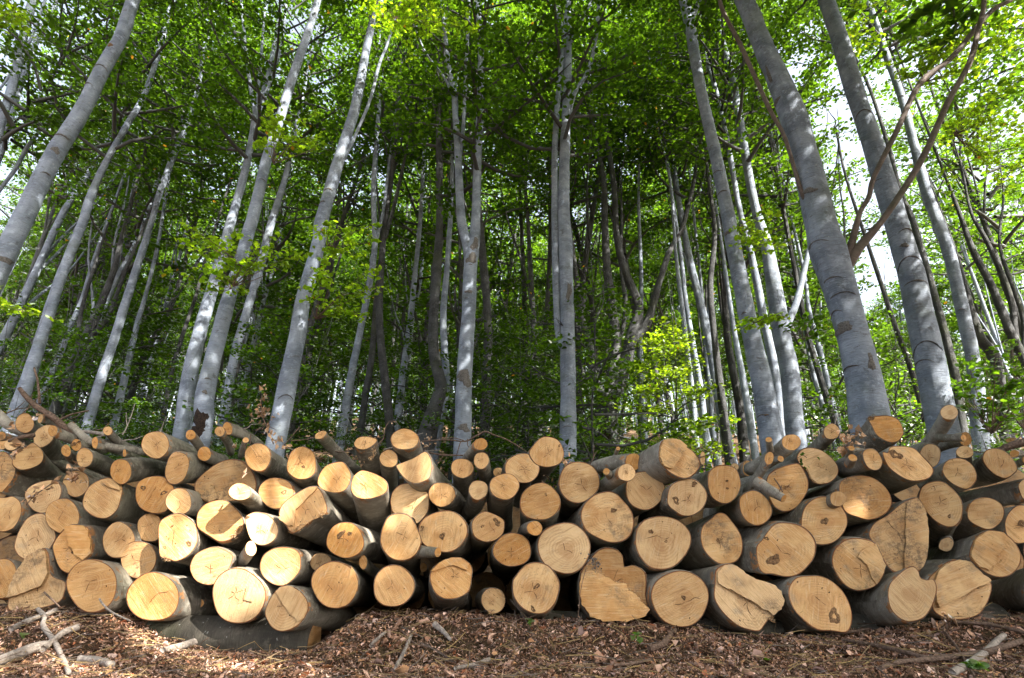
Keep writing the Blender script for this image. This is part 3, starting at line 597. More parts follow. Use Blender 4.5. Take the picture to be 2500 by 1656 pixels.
ml('G', (632, 895, 205, 210), 'large round upper log with hair cracks left of the two thin branch logs', s=.05, dD=-.04)
ml('G', (1183, 692, 83, 85), 'bright orange branch log lying horizontally, its body running left', hue=1, s=0, cracks=False, to=(780, 760, .25), dD=.0, b=1.05)
ml('G', (1112, 802, 88, 88), 'pale branch log in front with a small dark star pith and grey bark', s=0, dD=-.2, to=(850, 980, .3), b=1.05, stubs=[((960, 850), (910, 790), 34, 44, .1)])
ml('G', (1297, 980, 203, 192), 'round log with small off centre pith under the pale branch log', s=.1, dD=-.0, hue=.3)
ml('G', [(1435, 640), (1440, 560), (1470, 480), (1560, 460), (1640, 475), (1720, 540), (1790, 590), (1850, 690), (1840, 760), (1780, 830), (1700, 860), (1600, 830), (1500, 760), (1450, 700)], 'high log with a blackened stepped lower right part, long grey body at left', s=.75, dD=-.2, to=(1130, 880, .45), slab=(.03, [(1440, 640), (1444, 565), (1474, 486), (1560, 465), (1640, 480), (1715, 545), (1640, 660), (1560, 770), (1500, 755), (1452, 700)]))
ml('G', [(1520, 1080), (1540, 960), (1600, 900), (1720, 860), (1820, 880), (1900, 960), (1925, 1050), (1880, 1160), (1780, 1230), (1680, 1235), (1600, 1190), (1540, 1140)], 'log with two eye like dark knots, its bark showing at lower left', s=.2, knots=[(1610, 1080, 34), (1795, 915, 26)], dD=-.1, to=(1370, 1290, .7))
ml('I', [(200, 870), (215, 790), (290, 732), (400, 728), (480, 760), (520, 850), (525, 950), (480, 1050), (400, 1110), (320, 1105), (240, 1050), (205, 960)], 'squarish orange log with leaf shaped cracks and rough bark on its left', hue=.7, s=0, dD=-.1, to=(0, 960, .5), knots=[(392, 885, 12), (395, 960, 12)])
ml('G', [(650, 1230), (680, 1130), (780, 1030), (920, 988), (1010, 1010), (1080, 1080), (1160, 1180), (1188, 1300), (1160, 1420), (1080, 1490), (960, 1508), (840, 1470), (720, 1400), (670, 1320)], 'large log with ringed split heart and black specks at lower right', s=.55, dD=-.06, knots=[(980, 1180, 26)])
ml('H', [(1200, 180), (1220, 60), (1300, -30), (1440, -64), (1560, -50), (1680, 10), (1757, 110), (1760, 220), (1700, 340), (1600, 440), (1490, 475), (1360, 460), (1270, 380), (1215, 280)], 'large log with two little knots over a hooked crack, directly above the biggest bottom log', s=.1, dD=-.06, knots=[(1360, 90, 22), (1510, 190, 15)])
ml('J', [(125, 140), (150, 30), (240, -45), (300, -97), (380, -84), (460, 10), (530, 120), (552, 230), (530, 340), (460, 405), (330, 420), (230, 360), (150, 260)], 'pear shaped mould spotted log with small brown whirl, leaning left', s=.6, dD=.02, knots=[(300, 180, 18)])
ml('I', [(515, 1090), (540, 1030), (620, 985), (700, 990), (790, 1060), (842, 1160), (835, 1240), (770, 1310), (680, 1335), (590, 1290), (530, 1200)], 'smooth orange log under the forked branch with its bark at left', s=0, hue=.5, dD=-.1, to=(330, 1240, .6))
ml('I', [(785, 900), (820, 810), (950, 740), (1100, 708), (1160, 760), (1212, 880), (1205, 980), (1150, 1080), (1080, 1160), (980, 1195), (890, 1160), (840, 1100), (800, 1000)], 'large shaded log behind the forked branch with a split sliver in the middle', s=.1, b=.9, dD=.02, splinter=[(980, 940), (1020, 945), (870, 980)])
ml('I', [(1095, 650), (1130, 580), (1200, 550), (1300, 560), (1400, 610), (1490, 700), (1515, 780), (1490, 850), (1410, 910), (1300, 918), (1230, 870), (1190, 780), (1130, 720)], 'oval log with pinkish ragged lower face behind green leaves', s=0, b=1.05, dD=-.0, slab=(.01, [(1200, 760), (1300, 740), (1420, 800), (1400, 900), (1300, 912), (1235, 865)]))
ml('I', (1040, 495, 98, 80), 'upright forked log with pale top face and two cut side stubs', s=0, b=1.1, dD=-.12, to=(640, 760, .3), stubs=[((860, 680), (932, 662), 32, 36, .02), ((830, 600), (812, 470), 32, 36, .05)])
ml('I', (817, 655, 45, 66, 15), 'forked bent branch log with one arm hanging over the shaded log', hue=.9, s=.2, dD=-.22, to=(590, 980, .22), stubs=[((690, 900), (963, 1062), 40, 66, .05)])
ml('I', (1445, 388, 80, 80, 20), 'round pale branch log pointing up right before the bushes', s=0, dD=-.02, to=(1200, 620, .35))
ml('I', (1365, 1287, 238, 243), 'large round log with a black open crack in its heart, right part', s=.15, dD=-.08, knots=[(1375, 1290, 34)])
ml('I', (1510, 1065, 84, 76), 'small disc like log pressed against the wide brown log', s=.1, dD=-.16, cracks=True)
ml('K', [(200, 960), (230, 880), (320, 840), (440, 828), (560, 860), (670, 950), (730, 1060), (722, 1150), (650, 1230), (510, 1280), (380, 1250), (280, 1210), (230, 1130)], 'wide dull brown log with strong growth rings behind the small disc log', s=.55, b=.78, dD=-.02)
ml('J', [(685, 250), (740, 180), (800, 90), (880, 10), (990, 0), (1120, 25), (1220, 90), (1287, 200), (1275, 340), (1200, 450), (1100, 530), (980, 548), (850, 520), (750, 510), (700, 420)], 'large log with a dark rotten knot hole and curved crack, bark torn at left', s=.3, dD=-.1, knots=[(860, 375, 55), (790, 160, 20)], to=(330, 330, .6))
ml('J', [(265, 620), (275, 480), (350, 425), (420, 415), (500, 440), (600, 525), (700, 570), (850, 620), (930, 690), (966, 790), (940, 870), (850, 940), (780, 1020), (720, 1095), (600, 1080), (480, 1030), (340, 900), (260, 760)], 'pear shaped bottom log torn along a deep diagonal groove with splinters', s=.5, dD=-.08, slab=(.018, [(300, 620), (290, 490), (360, 432), (420, 422), (500, 448), (598, 532), (698, 578), (848, 628), (924, 694), (958, 790), (930, 870), (846, 930), (640, 800), (470, 700)]), splinter=[(470, 690), (540, 760), (620, 800), (800, 950), (840, 980)])
ml('J', [(1010, 720), (1030, 620), (1100, 550), (1220, 535), (1340, 540), (1450, 590), (1550, 680), (1620, 800), (1652, 930), (1640, 1050), (1590, 1110), (1450, 1095), (1300, 1080), (1160, 980), (1060, 870)], 'big teardrop bottom log with a dark hollow knot near its lower tip', s=.15, dD=-.1, knots=[(1470, 945, 62)])
ml('J', [(1450, 420), (1460, 300), (1540, 200), (1650, 155), (1780, 165), (1890, 210), (1950, 330), (1982, 430), (1970, 530), (1900, 630), (1800, 675), (1700, 687), (1590, 640), (1500, 530)], 'speckled log with a curved orange split beside its pith, lower right', s=.6, dD=-.08, to=(1100, 480, .7), slab=(.012, [(1700, 340), (1780, 260), (1890, 216), (1944, 332), (1974, 430), (1960, 525), (1900, 620), (1850, 560), (1800, 430)]))
# --- right
ml('K', [(530, 330), (500, 255), (600, 230), (700, 228), (800, 270), (846, 370), (840, 430), (790, 487), (710, 494), (630, 460), (570, 410)], 'vivid orange log perched on top before the big right trunk, bark spur at its left', hue=1, s=0, b=1.05, dD=-.1, to=(380, 620, .4), knots=[(520, 256, 26)])
ml('K', [(440, 620), (470, 568), (540, 560), (600, 605), (638, 690), (610, 760), (550, 775), (480, 730)], 'pale log with twin cut side knobs under the dead leaf bunch', s=0, b=1.1, dD=-.15, to=(230, 760, .3), stubs=[((300, 720), (338, 652), 40, 46, .0), ((300, 640), (325, 556), 28, 34, .05)])
ml('K', [(637, 600), (690, 600), (720, 540), (850, 535), (960, 560), (1060, 650), (1140, 740), (1152, 800), (1100, 860), (980, 887), (880, 870), (760, 800), (680, 720)], 'big pale tilted log with a grey bark pocket and pink streaks, upper right', s=.05, b=1.12, dD=-.15, knots=[(770, 620, 50)])
ml('K', (1120, 630, 105, 122), 'dull brown log half hidden behind the big pale tilted log', s=.3, b=.85, dD=.08, to=(900, 640, .4))
ml('K', (1310, 193, 90, 74), 'long branch log reaching up right, the highest on the right side', s=0, b=1.05, dD=-.08, to=(960, 640, .45), stubs=[((1200, 450), (1455, 452), 34, 42, .1)], cracks=False)
ml('K', (1475, 465, 62, 70), 'small orange log end behind the side stub of the long branch log', hue=1, s=0, dD=.1, to=(1180, 560, .3))
ml('K', (1465, 594, 88, 62), 'small flat lying log face with short upright body, right part', s=.05, b=1.05, dD=-.1, to=(1470, 760, .3))
ml('K', [(1242, 780), (1270, 700), (1340, 660), (1440, 660), (1530, 710), (1582, 800), (1575, 890), (1500, 965), (1400, 945), (1290, 870)], 'log with star pith and two parallel saw ridges across its face, right', s=.05, dD=-.08, b=1.05, to=(1100, 900, .7))
ml('K', [(1645, 650), (1680, 580), (1770, 556), (1860, 580), (1940, 650), (1992, 740), (1982, 790), (1900, 852), (1830, 850), (1740, 800), (1670, 720)], 'oval log slanting down right beside the right frame edge, with broad dark body', s=.05, b=1.02, dD=-.1, to=(1480, 850, .7))
ml('K', (1965, 610, 48, 38), 'small orange branch end near the right frame edge, thin body to the right', hue=1, s=.2, dD=.05, to=(2130, 640, .3), cracks=False)
ml('K', (2080, 670, 34, 42), 'small orange stub touching the right frame edge', hue=1, s=0, to=(1940, 760, .4))
ml('K', (1935, 476, 58, 26), 'flat pale log end lying behind the horizontal branch at the right', dD=.15, s=.1, to=(2150, 560, .35))
ml('K', [(1000, 1060), (1030, 950), (1120, 895), (1240, 890), (1330, 950), (1420, 1050), (1448, 1160), (1430, 1270), (1370, 1340), (1280, 1347), (1170, 1290), (1080, 1200), (1010, 1120)], 'tall oval log with a swirled double heart and a short black slit', s=.05, dD=-.05, knots=[(1150, 960, 22), (1310, 1240, 16)], to=(1180, 1500, .8))
ml('L', [(500, 100), (560, 0), (680, -70), (800, -170), (880, -220), (990, -250), (1060, -150), (1085, -40), (1102, 200), (1085, 360), (1010, 495), (880, 500), (760, 505), (670, 420), (600, 270), (520, 170)], 'large blackened irregular log with pointed top in the lower right', s=1.0, b=.85, dD=.0, slab=(.012, [(870, -200), (985, -240), (1055, -150), (1080, -40), (1096, 200), (1080, 350), (1010, 480), (850, 480), (860, 100)]))
ml('K', [(1492, 1210), (1520, 1110), (1600, 1058), (1720, 1055), (1830, 1110), (1868, 1190), (1840, 1290), (1760, 1360), (1680, 1370), (1580, 1330), (1510, 1280)], 'smooth light log with faint rings and black specks on its lower rim, right', s=.2, dD=-.05)
ml('K', [(2005, 950), (2030, 890), (2100, 860), (2200, 950), (2150, 1080), (2060, 1072)], 'log mostly outside the right frame edge with dark body to its left', dD=-.06)
ml('L', (2040, 20, 172, 192), 'round log with grey blotched centre cut off by the right frame edge', s=.35, dD=-.03, knots=[(2040, 10, 34)])
ml('L', [(1510, 320), (1540, 210), (1600, 130), (1700, 80), (1800, 85), (1900, 130), (1990, 220), (2036, 330), (2010, 450), (1930, 530), (1820, 554), (1700, 520), (1600, 450), (1530, 380)], 'large log with a jagged torn ridge across the face at lower right', s=.35, dD=-.05, slab=(.018, [(1516, 320), (1545, 214), (1600, 136), (1700, 86), (1800, 92), (1868, 122), (1850, 240), (1770, 340), (1800, 385), (1700, 475), (1600, 440), (1534, 378)]), splinter=[(1800, 385), (1760, 360), (1700, 475), (1830, 270)])
ml('L', [(690, 740), (710, 620), (780, 540), (870, 465), (950, 440), (1000, 490), (1020, 552), (1090, 580), (1150, 570), (1186, 650), (1170, 760), (1120, 880), (1040, 970), (900, 1003), (800, 960), (720, 870)], 'pale bottom log with a bite shaped notch on its upper right and curved rings', s=.05, dD=-.15, to=(150, 720, .7), cracks=False)
ml('L', [(1090, 575), (1180, 480), (1280, 400), (1390, 375), (1500, 400), (1600, 500), (1720, 590), (1740, 660), (1700, 800), (1620, 920), (1500, 970), (1380, 980), (1250, 960), (1150, 890), (1130, 780), (1130, 650)], 'deeply scored bottom log with ragged ledge, just right of the notched one', s=.45, dD=.0, slab=(.03, [(1140, 660), (1130, 600), (1180, 492), (1282, 410), (1390, 384), (1498, 408), (1596, 506), (1700, 590), (1450, 720), (1180, 860), (1150, 780)]), splinter=[(1680, 590), (1560, 670), (1480, 700), (1420, 740), (1640, 620)])
ml('L', (2330, 640, 260, 250), 'large grey barked log whose cut end lies outside the right frame edge', dD=-.05, to=(1700, 800, .8))
ml('L', [(1205, 240), (1230, 175), (1310, 150), (1355, 200), (1330, 270), (1280, 292), (1220, 270)], 'short broken log stump end below the tall oval log, crumbly', s=.5, dD=.03, to=(1200, 100, .3), cracks=False)
# logs further back, glimpsed between the front ones
ml('I', (600, 760, 52, 78), 'small pale log end lying behind the forked branch log', dD=.35, to=(450, 820, .3))
ml('I', (470, 745, 40, 38), 'small log end behind the squarish orange log', dD=.4, to=(350, 780, .3))
ml('K', (385, 570, 38, 30), 'small bright disc behind the dead leaf bunch', dD=.1, hue=.7, to=(300, 640, .3), cracks=False)
ml('G', (1880, 655, 26, 70), 'narrow chipped stub rising behind the blackened stepped log', dD=.15, s=.3, to=(1830, 760, .3), cracks=False)
ml('G', (1027, 558, 22, 18), 'thin stub standing up behind the horizontal orange branch', dD=.3, hue=.9, to=(985, 680, .12), cracks=False)
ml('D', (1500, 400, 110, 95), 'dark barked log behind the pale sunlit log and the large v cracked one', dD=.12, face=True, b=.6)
ml('E', (40, 700, 62, 44), 'small log end behind the crooked pale branch log', dD=.4, s=0, to=(100, 800, .3))
ml('E', (1560, 800, 60, 50), 'brown log end glimpsed behind the orange oval log, centre', dD=.35, to=(1600, 900, .3))
ml('F', (800, 450, 36, 48), 'tiny end in the dark gap behind the side branch stub', dD=.3, b=.6, to=(830, 520, .3))

BACK = {7, 16, 17, 18, 19, 20, 21, 26, 46, 55, 56, 57, 58, 59, 66, 72, 73, 86, 96, 98, 99, 100, 103, 104, 105, 110, 113, 125, 129, 130, 150, 152, 153, 160, 161, 162, 163, 164, 165}
for i_ in range(166):                                # the heap is two lengths deep: what the gaps show of it
    row_, k_ = divmod(i_, 40)
    x_ = -5.9 + .30 * k_ + .15 * (row_ % 2); z_ = .38 + .27 * row_; r_ = .148 + .01 * math.sin(i_ * 1.7)
    if i_ > 159: x_ = -1.5 + .32 * (i_ - 160); z_ = .14
    if (row_ == 3 and abs(x_) < 1.6) or (BACK is not None and i_ not in BACK): continue
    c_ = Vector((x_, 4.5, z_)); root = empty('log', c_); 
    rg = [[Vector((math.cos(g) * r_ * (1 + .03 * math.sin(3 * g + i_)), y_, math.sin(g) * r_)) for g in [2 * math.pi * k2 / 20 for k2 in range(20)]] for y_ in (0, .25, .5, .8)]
    loft('bark', rg, M_SHADEBARK, root, [0, .25, .5, .8], r_)
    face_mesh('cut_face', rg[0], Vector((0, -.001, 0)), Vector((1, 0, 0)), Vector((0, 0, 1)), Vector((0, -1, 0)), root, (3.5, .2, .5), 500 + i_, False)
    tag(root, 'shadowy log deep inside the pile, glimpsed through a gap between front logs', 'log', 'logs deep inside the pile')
# bearers on the ground and crossing logs hidden inside the pile
def bearer(u0, v0, u1, v1, rpx, y, label, capv=True):
    a, b_ = at(u0, v0, y), at(u1, v1, y); R = rpx * mpp(a); ax = (b_ - a).normalized(); e1 = ax.orthogonal().normalized(); e2 = ax.cross(e1); rings = []; ls = []
    root = empty('bearer_log', a)
    for j in range(14):
        t = j / 13; q = (b_ - a) * t
        rings.append([q + (e1 * math.cos(g) + e2 * math.sin(g)) * R * (1 + .02 * math.sin(3 * g + 1)) for g in [2 * math.pi * i / 28 for i in range(28)]]); ls.append(t * (b_ - a).length)
    loft('bark', rings, M_SHADEBARK, root, ls, R, cap_end=False)
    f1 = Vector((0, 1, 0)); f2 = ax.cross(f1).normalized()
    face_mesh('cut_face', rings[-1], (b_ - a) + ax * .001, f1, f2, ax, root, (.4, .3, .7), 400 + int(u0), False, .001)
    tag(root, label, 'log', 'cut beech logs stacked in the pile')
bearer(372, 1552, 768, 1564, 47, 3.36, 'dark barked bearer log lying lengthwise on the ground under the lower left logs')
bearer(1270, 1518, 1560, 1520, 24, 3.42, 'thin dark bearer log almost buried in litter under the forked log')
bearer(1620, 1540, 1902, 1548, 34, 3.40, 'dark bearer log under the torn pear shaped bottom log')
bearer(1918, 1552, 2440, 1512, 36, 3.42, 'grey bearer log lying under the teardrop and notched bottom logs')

# ------------------------------------------------------------------ sticks and twigs
def tube(pts, rads, mat, name, parent=None, k=8, origin=Vector((0, 0, 0)), sub=4, wob=0.0, seed=0):
    P = catmull(pts, sub, closed=False); n = len(P); rr = random.Random(seed)
    R = [rads[min(int(i / sub), len(rads) - 1)] + (rads[min(int(i / sub) + 1, len(rads) - 1)] - rads[min(int(i / sub), len(rads) - 1)]) * ((i % sub) / sub) for i in range(n)]
    rings = []; ls = []; s_ = 0; prev = None; u = None
    for i, p in enumerate(P):
        d = (P[min(i + 1, n - 1)] - P[max(i - 1, 0)]).normalized()
        u = d.orthogonal().normalized() if u is None else (u - d * u.dot(d)).normalized()
        w_ = d.cross(u); q = p - origin
        if prev is not None: s_ += (p - prev).length
        prev = p
        rings.append([q + (u * math.cos(g) + w_ * math.sin(g)) * R[i] * (1 + wob * mnoise.noise(Vector((math.cos(g) * 1.5 + seed, math.sin(g) * 1.5, s_ * (.6 / max(R[i], .01)) * .5)))) for g in [2 * math.pi * j / k for j in range(k)]]); ls.append(s_)
    return rings, ls, sum(R) / n
def stick(pts, name, label, cat, mat=M_STICK, forks=(), ends=True):
    """pts: [(u, v, y, radius_px)] in photo pixels; y None = on the ground"""
    W = []; R = []
    for u, v, y, rp in pts:
        p = ground_at(u, v) + Vector((0, 0, .026)) if y is None else at(u, v, y); W.append(p); R.append(rp * mpp(p))
    root = empty(name, W[0]); rg, ls, rad = tube(W, R, mat, name, wob=.25, origin=W[0], seed=len(bpy.data.objects))
    loft('stem', rg, mat, root, ls, rad, True, True)
    for f in forks:
        W2 = []; R2 = []
        for u, v, y, rp in f:
            p = ground_at(u, v) + Vector((0, 0, .026)) if y is None else at(u, v, y); W2.append(p); R2.append(rp * mpp(p))
        rg, ls, rad = tube(W2, R2, mat, name, wob=.2, origin=W[0], seed=len(bpy.data.objects)); loft('side_twig', rg, mat, root, ls, rad, True, True)
    tag(root, label, cat, None); return root
stick([(47, 948, 3.35, 4.5), (80, 985, 3.38, 6), (130, 1020, 3.42, 7.5), (160, 1045, 3.45, 8), (195, 1075, 3.5, 8)], 'fallen_branch', 'long dark branch slanting down right over the upper left logs', 'branch', M_TWIG, forks=[[(150, 1024, 3.42, 2.5), (175, 1012, 3.4, 2.2), (216, 1003, 3.38, 2)]])
stick([(83, 898, 3.6, 1.8), (92, 930, 3.6, 2.6), (97, 985, 3.6, 3)], 'standing_twig', 'thin upright twig behind the long dark branch at left', 'twig', M_TWIG)
stick([(185, 1052, 3.6, 5), (215, 1055, 3.6, 4), (255, 1060, 3.6, 5)], 'fallen_branch', 'pale reddish stick bridging from the dark branch to a slender log', 'branch', M_STICK)
stick([(-40, 980, 3.5, 12), (0, 1022, 3.5, 13), (45, 1050, 3.5, 12), (105, 1072, 3.55, 11)], 'fallen_branch', 'thick pale grey branch entering from the left frame edge atop the pile', 'branch', M_LOGBARK)
stick([(22, 1077, 3.2, 4), (50, 1068, 3.2, 5), (84, 1062, 3.25, 6)], 'fallen_branch', 'short dark stick across the small log ends at the left edge', 'branch', M_TWIG)
stick([(170, 1035, 3.4, 8), (215, 1075, 3.45, 9), (270, 1092, 3.5, 9), (330, 1100, 3.6, 9)], 'fallen_branch', 'smooth pale branch behind the narrow left branch logs', 'branch', M_LOGBARK)
stick([(2432, 1104, 3.55, 7), (2462, 1090, 3.5, 9), (2520, 1074, 3.45, 10)], 'fallen_branch', 'horizontal brown branch leaving through the right frame edge', 'branch', M_TWIG)
stick([(2440, 1118, 3.5, 5), (2500, 1108, 3.5, 6), (2560, 1106, 3.5, 6)], 'fallen_branch', 'grey stick under the horizontal brown branch at the right edge', 'branch', M_LOGBARK)
stick([(2060, 1110, 3.35, 4.5), (2090, 1098, 3.35, 5.5), (2140, 1110, 3.4, 6)], 'fallen_branch', 'grey stick lying behind the pale log with twin knobs', 'branch', M_LOGBARK)
# the web of bare twigs, centre
stick([(1025, 1078, 3.5, 1.4), (1090, 1074, 3.48, 1.6), (1135, 1078, 3.46, 1.9), (1160, 1066, 3.45, 2), (1184, 1054, 3.45, 2.2), (1205, 1062, 3.45, 2), (1240, 1075, 3.45, 1.8), (1290, 1106, 3.5, 1.5)], 'bare_twig', 'arching bare twig spanning over the gap in front of the centre trunk', 'twig', M_TWIG,
      forks=[[(1125, 1077, 3.46, 1.4), (1118, 1100, 3.46, 1.1), (1113, 1119, 3.48, .9)], [(1133, 1076, 3.46, 1.3), (1105, 1069, 3.46, 1), (1068, 1070, 3.46, .8)], [(1142, 1072, 3.46, 1.2), (1142, 1088, 3.46, .9), (1152, 1098, 3.46, .8)]])
stick([(1020, 1098, 3.6, 1.5), (1070, 1110, 3.58, 2), (1110, 1112, 3.58, 2), (1150, 1112, 3.6, 1.6)], 'bare_twig', 'bare twig lying under the arching one in the centre', 'twig', M_TWIG, forks=[[(1085, 1112, 3.58, 1.2), (1065, 1135, 3.56, 1), (1060, 1148, 3.56, .8)]])
stick([(770, 1105, 3.6, 1), (830, 1110, 3.6, 1.4), (878, 1116, 3.6, 1.2)], 'bare_twig', 'thin pale twig behind the crooked branch log', 'twig', M_TWIG)
stick([(693, 1088, 3.6, 1.6), (714, 1064, 3.6, 1.4), (731, 1043, 3.6, 1.1)], 'bare_twig', 'short straight brown twig standing between the left trunk and crooked branch', 'twig', M_TWIG)
stick([(610, 1085, 3.55, 1.6), (611, 1075, 3.55, 1.4), (612, 1062, 3.55, 1.6)], 'bare_twig', 'tiny twig hooked upright over the sunlit bark at upper left', 'twig', M_TWIG)
stick([(2090, 1162, 3.1, 1.2), (1890, 1168, 3.1, 1.3), (1902, 1185, 3.08, 1.6), (1911, 1202, 3.08, 1.6)][1:], 'bare_twig', 'bent bare twig over the shaded log beside the forked branch', 'twig', M_TWIG, forks=[[(1908, 1186, 3.08, 1.4), (1903, 1200, 3.08, 1.1)]])
# ground
stick([(88, 1500, None, 4.5), (104, 1520, None, 5), (100, 1542, None, 5.5), (120, 1570, None, 5.5), (136, 1598, None, 5.5), (150, 1630, None, 5.5), (162, 1662, None, 5.5)], 'ground_branch', 'pale grey crooked branch standing toward the viewer at the lower left', 'branch', M_STICK, forks=[[(100, 1520, None, 6), (118, 1510, None, 6), (134, 1502, None, 5.5)]])
stick([(-30, 1640, None, 12), (40, 1612, None, 13), (90, 1595, None, 12), (118, 1590, None, 9)], 'ground_branch', 'thick bleached broken branch in the lower left corner', 'branch', M_STICK)
stick([(100, 1600, None, 8), (150, 1560, None, 8), (190, 1545, None, 7)], 'ground_branch', 'flat bark covered stick behind the thick bleached branch', 'branch', M_STICK)
stick([(22, 1550, None, 7), (60, 1532, None, 7), (90, 1520, None, 6)], 'ground_branch', 'short reddish stick left of the crooked pale branch', 'branch', M_STICK)
stick([(190, 1625, None, 8), (235, 1630, None, 9), (268, 1640, None, 8)], 'ground_branch', 'short chunk of bleached wood among sunlit chips', 'branch', M_STICK)
stick([(392, 1604, None, 7), (440, 1592, None, 9), (500, 1574, None, 11), (545, 1562, None, 12), (569, 1556, None, 9)], 'ground_branch', 'bone pale driftwood like stick lying before the bearer log', 'branch', M_STICK, forks=[[(515, 1572, None, 5), (506, 1558, None, 4), (500, 1550, None, 3)]])
stick([(243, 1462, 3.05, 2), (252, 1476, 3.02, 2.2), (275, 1496, 3.0, 2.3), (318, 1516, 3.0, 1.8)], 'bare_twig', 'thin blue grey twig leaning over the leftmost big round log', 'twig', M_STICK)
stick([(108, 1446, 3.1, 2), (125, 1462, 3.08, 2), (146, 1482, 3.06, 1.6)], 'bare_twig', 'short twig leaning on the triangular split log', 'twig', M_TWIG)
stick([(965, 1648, None, 5), (985, 1608, None, 5), (1003, 1565, None, 4)], 'ground_branch', 'slim grey stick pointing up in the bottom centre litter', 'branch', M_STICK)
stick([(903, 1592, None, 4), (920, 1575, None, 4), (940, 1558, None, 3.5)], 'ground_branch', 'stubby twig left of the slim grey stick', 'branch', M_STICK)
stick([(978, 1552, None, 1.6), (1010, 1585, None, 2), (1060, 1600, None, 2), (1104, 1630, None, 1.6)], 'bare_twig', 'long wiry dark twig crossing the slim grey stick', 'twig', M_TWIG)
stick([(1060, 1538, None, 7), (1080, 1555, None, 6), (1100, 1578, None, 3)], 'ground_branch', 'splintered grey wood piece below the chipped bottom log', 'branch', M_STICK)
stick([(1110, 1650, None, 4), (1160, 1640, None, 5), (1195, 1626, None, 5)], 'ground_branch', 'brownish stick at the bottom edge in the centre', 'branch', M_STICK)
stick([(1585, 1600, None, 8), (1620, 1588, None, 8), (1650, 1552, None, 5)], 'ground_branch', 'brown stick half buried before the biggest round bottom log', 'branch', M_TWIG)
stick([(1500, 1642, None, 3), (1550, 1637, None, 4), (1595, 1625, None, 3)], 'bare_twig', 'curved brown twig near the bottom edge right of centre', 'twig', M_TWIG)
stick([(2060, 1576, None, 3), (2110, 1584, None, 4.5), (2165, 1596, None, 5), (2220, 1610, None, 5), (2280, 1624, None, 5), (2350, 1620, None, 6)], 'ground_branch', 'long dark violet branch lying across the lower right litter', 'branch', M_TWIG)
stick([(2154, 1650, None, 5), (2200, 1634, None, 6), (2260, 1628, None, 6), (2350, 1618, None, 7), (2420, 1606, None, 7), (2500, 1580, None, 6)], 'ground_branch', 'dark knobbly branch along the bottom right corner', 'branch', M_TWIG)
stick([(2330, 1662, None, 8), (2375, 1635, None, 8.5), (2420, 1600, None, 7.5), (2450, 1570, None, 6), (2458, 1565, None, 5)], 'ground_branch', 'pale blue grey branch rising diagonally in the lower right corner', 'branch', M_STICK)
stick([(2308, 1550, None, 2), (2340, 1595, None, 3), (2385, 1668, None, 3)], 'bare_twig', 'straight thin brown twig crossing the pale diagonal branch', 'twig', M_TWIG)
stick([(2300, 1532, None, 3), (2370, 1534, None, 4), (2430, 1540, None, 4), (2510, 1560, None, 4)], 'ground_branch', 'dark branch under the deeply scored bottom log at right', 'branch', M_TWIG)
stick([(2040, 1562, None, 2.5), (2080, 1556, None, 3), (2125, 1548, None, 2.5)], 'bare_twig', 'short dark twig at the foot of the teardrop log', 'twig', M_TWIG)

tl = [(-40, 1000), (60, 1015), (200, 1045), (330, 1060), (450, 1060), (600, 1045), (760, 1092), (1000, 1095), (1250, 1120), (1500, 1112), (1850, 1092), (2250, 1062), (2450, 1092)]
rq = random.Random(31)
for i_ in range(26):
    u_ = rq.uniform(0, 900) if i_ < 15 else rq.uniform(900, 2480); v_ = float(np.interp(u_, [a_[0] for a_ in tl], [a_[1] for a_ in tl])) + rq.uniform(-8, 30)
    a_ = rq.choice([rq.uniform(-.5, .4), rq.uniform(-.5, .4), rq.uniform(-1.3, -.7)]); L_ = rq.uniform(35, 105); y_ = rq.uniform(3.42, 3.6); c_, s_ = math.cos(a_), math.sin(a_)
    P_ = [(u_ + c_ * L_ * t + rq.gauss(0, 2.5), v_ + s_ * L_ * t + rq.gauss(0, 2.5), y_ + rq.uniform(-.02, .05), 1.7 - 1.0 * t) for t in (0, .33, .66, 1)]
    f_ = [[P_[1], (P_[1][0] + c_ * 14 + s_ * 8, P_[1][1] + s_ * 10 - 9, y_, 1.0), (P_[1][0] + c_ * 26 + s_ * 14, P_[1][1] + s_ * 16 - 19, y_, .6)]] if rq.random() < .6 else []
    o_ = stick(P_, 'loose_twig', 'thin bare twig lying loose among the branch logs along the top of the pile', 'twig', rq.choice([M_TWIG, M_STICK, M_TWIG]), forks=f_); o_['group'] = 'loose twigs on top of the pile'
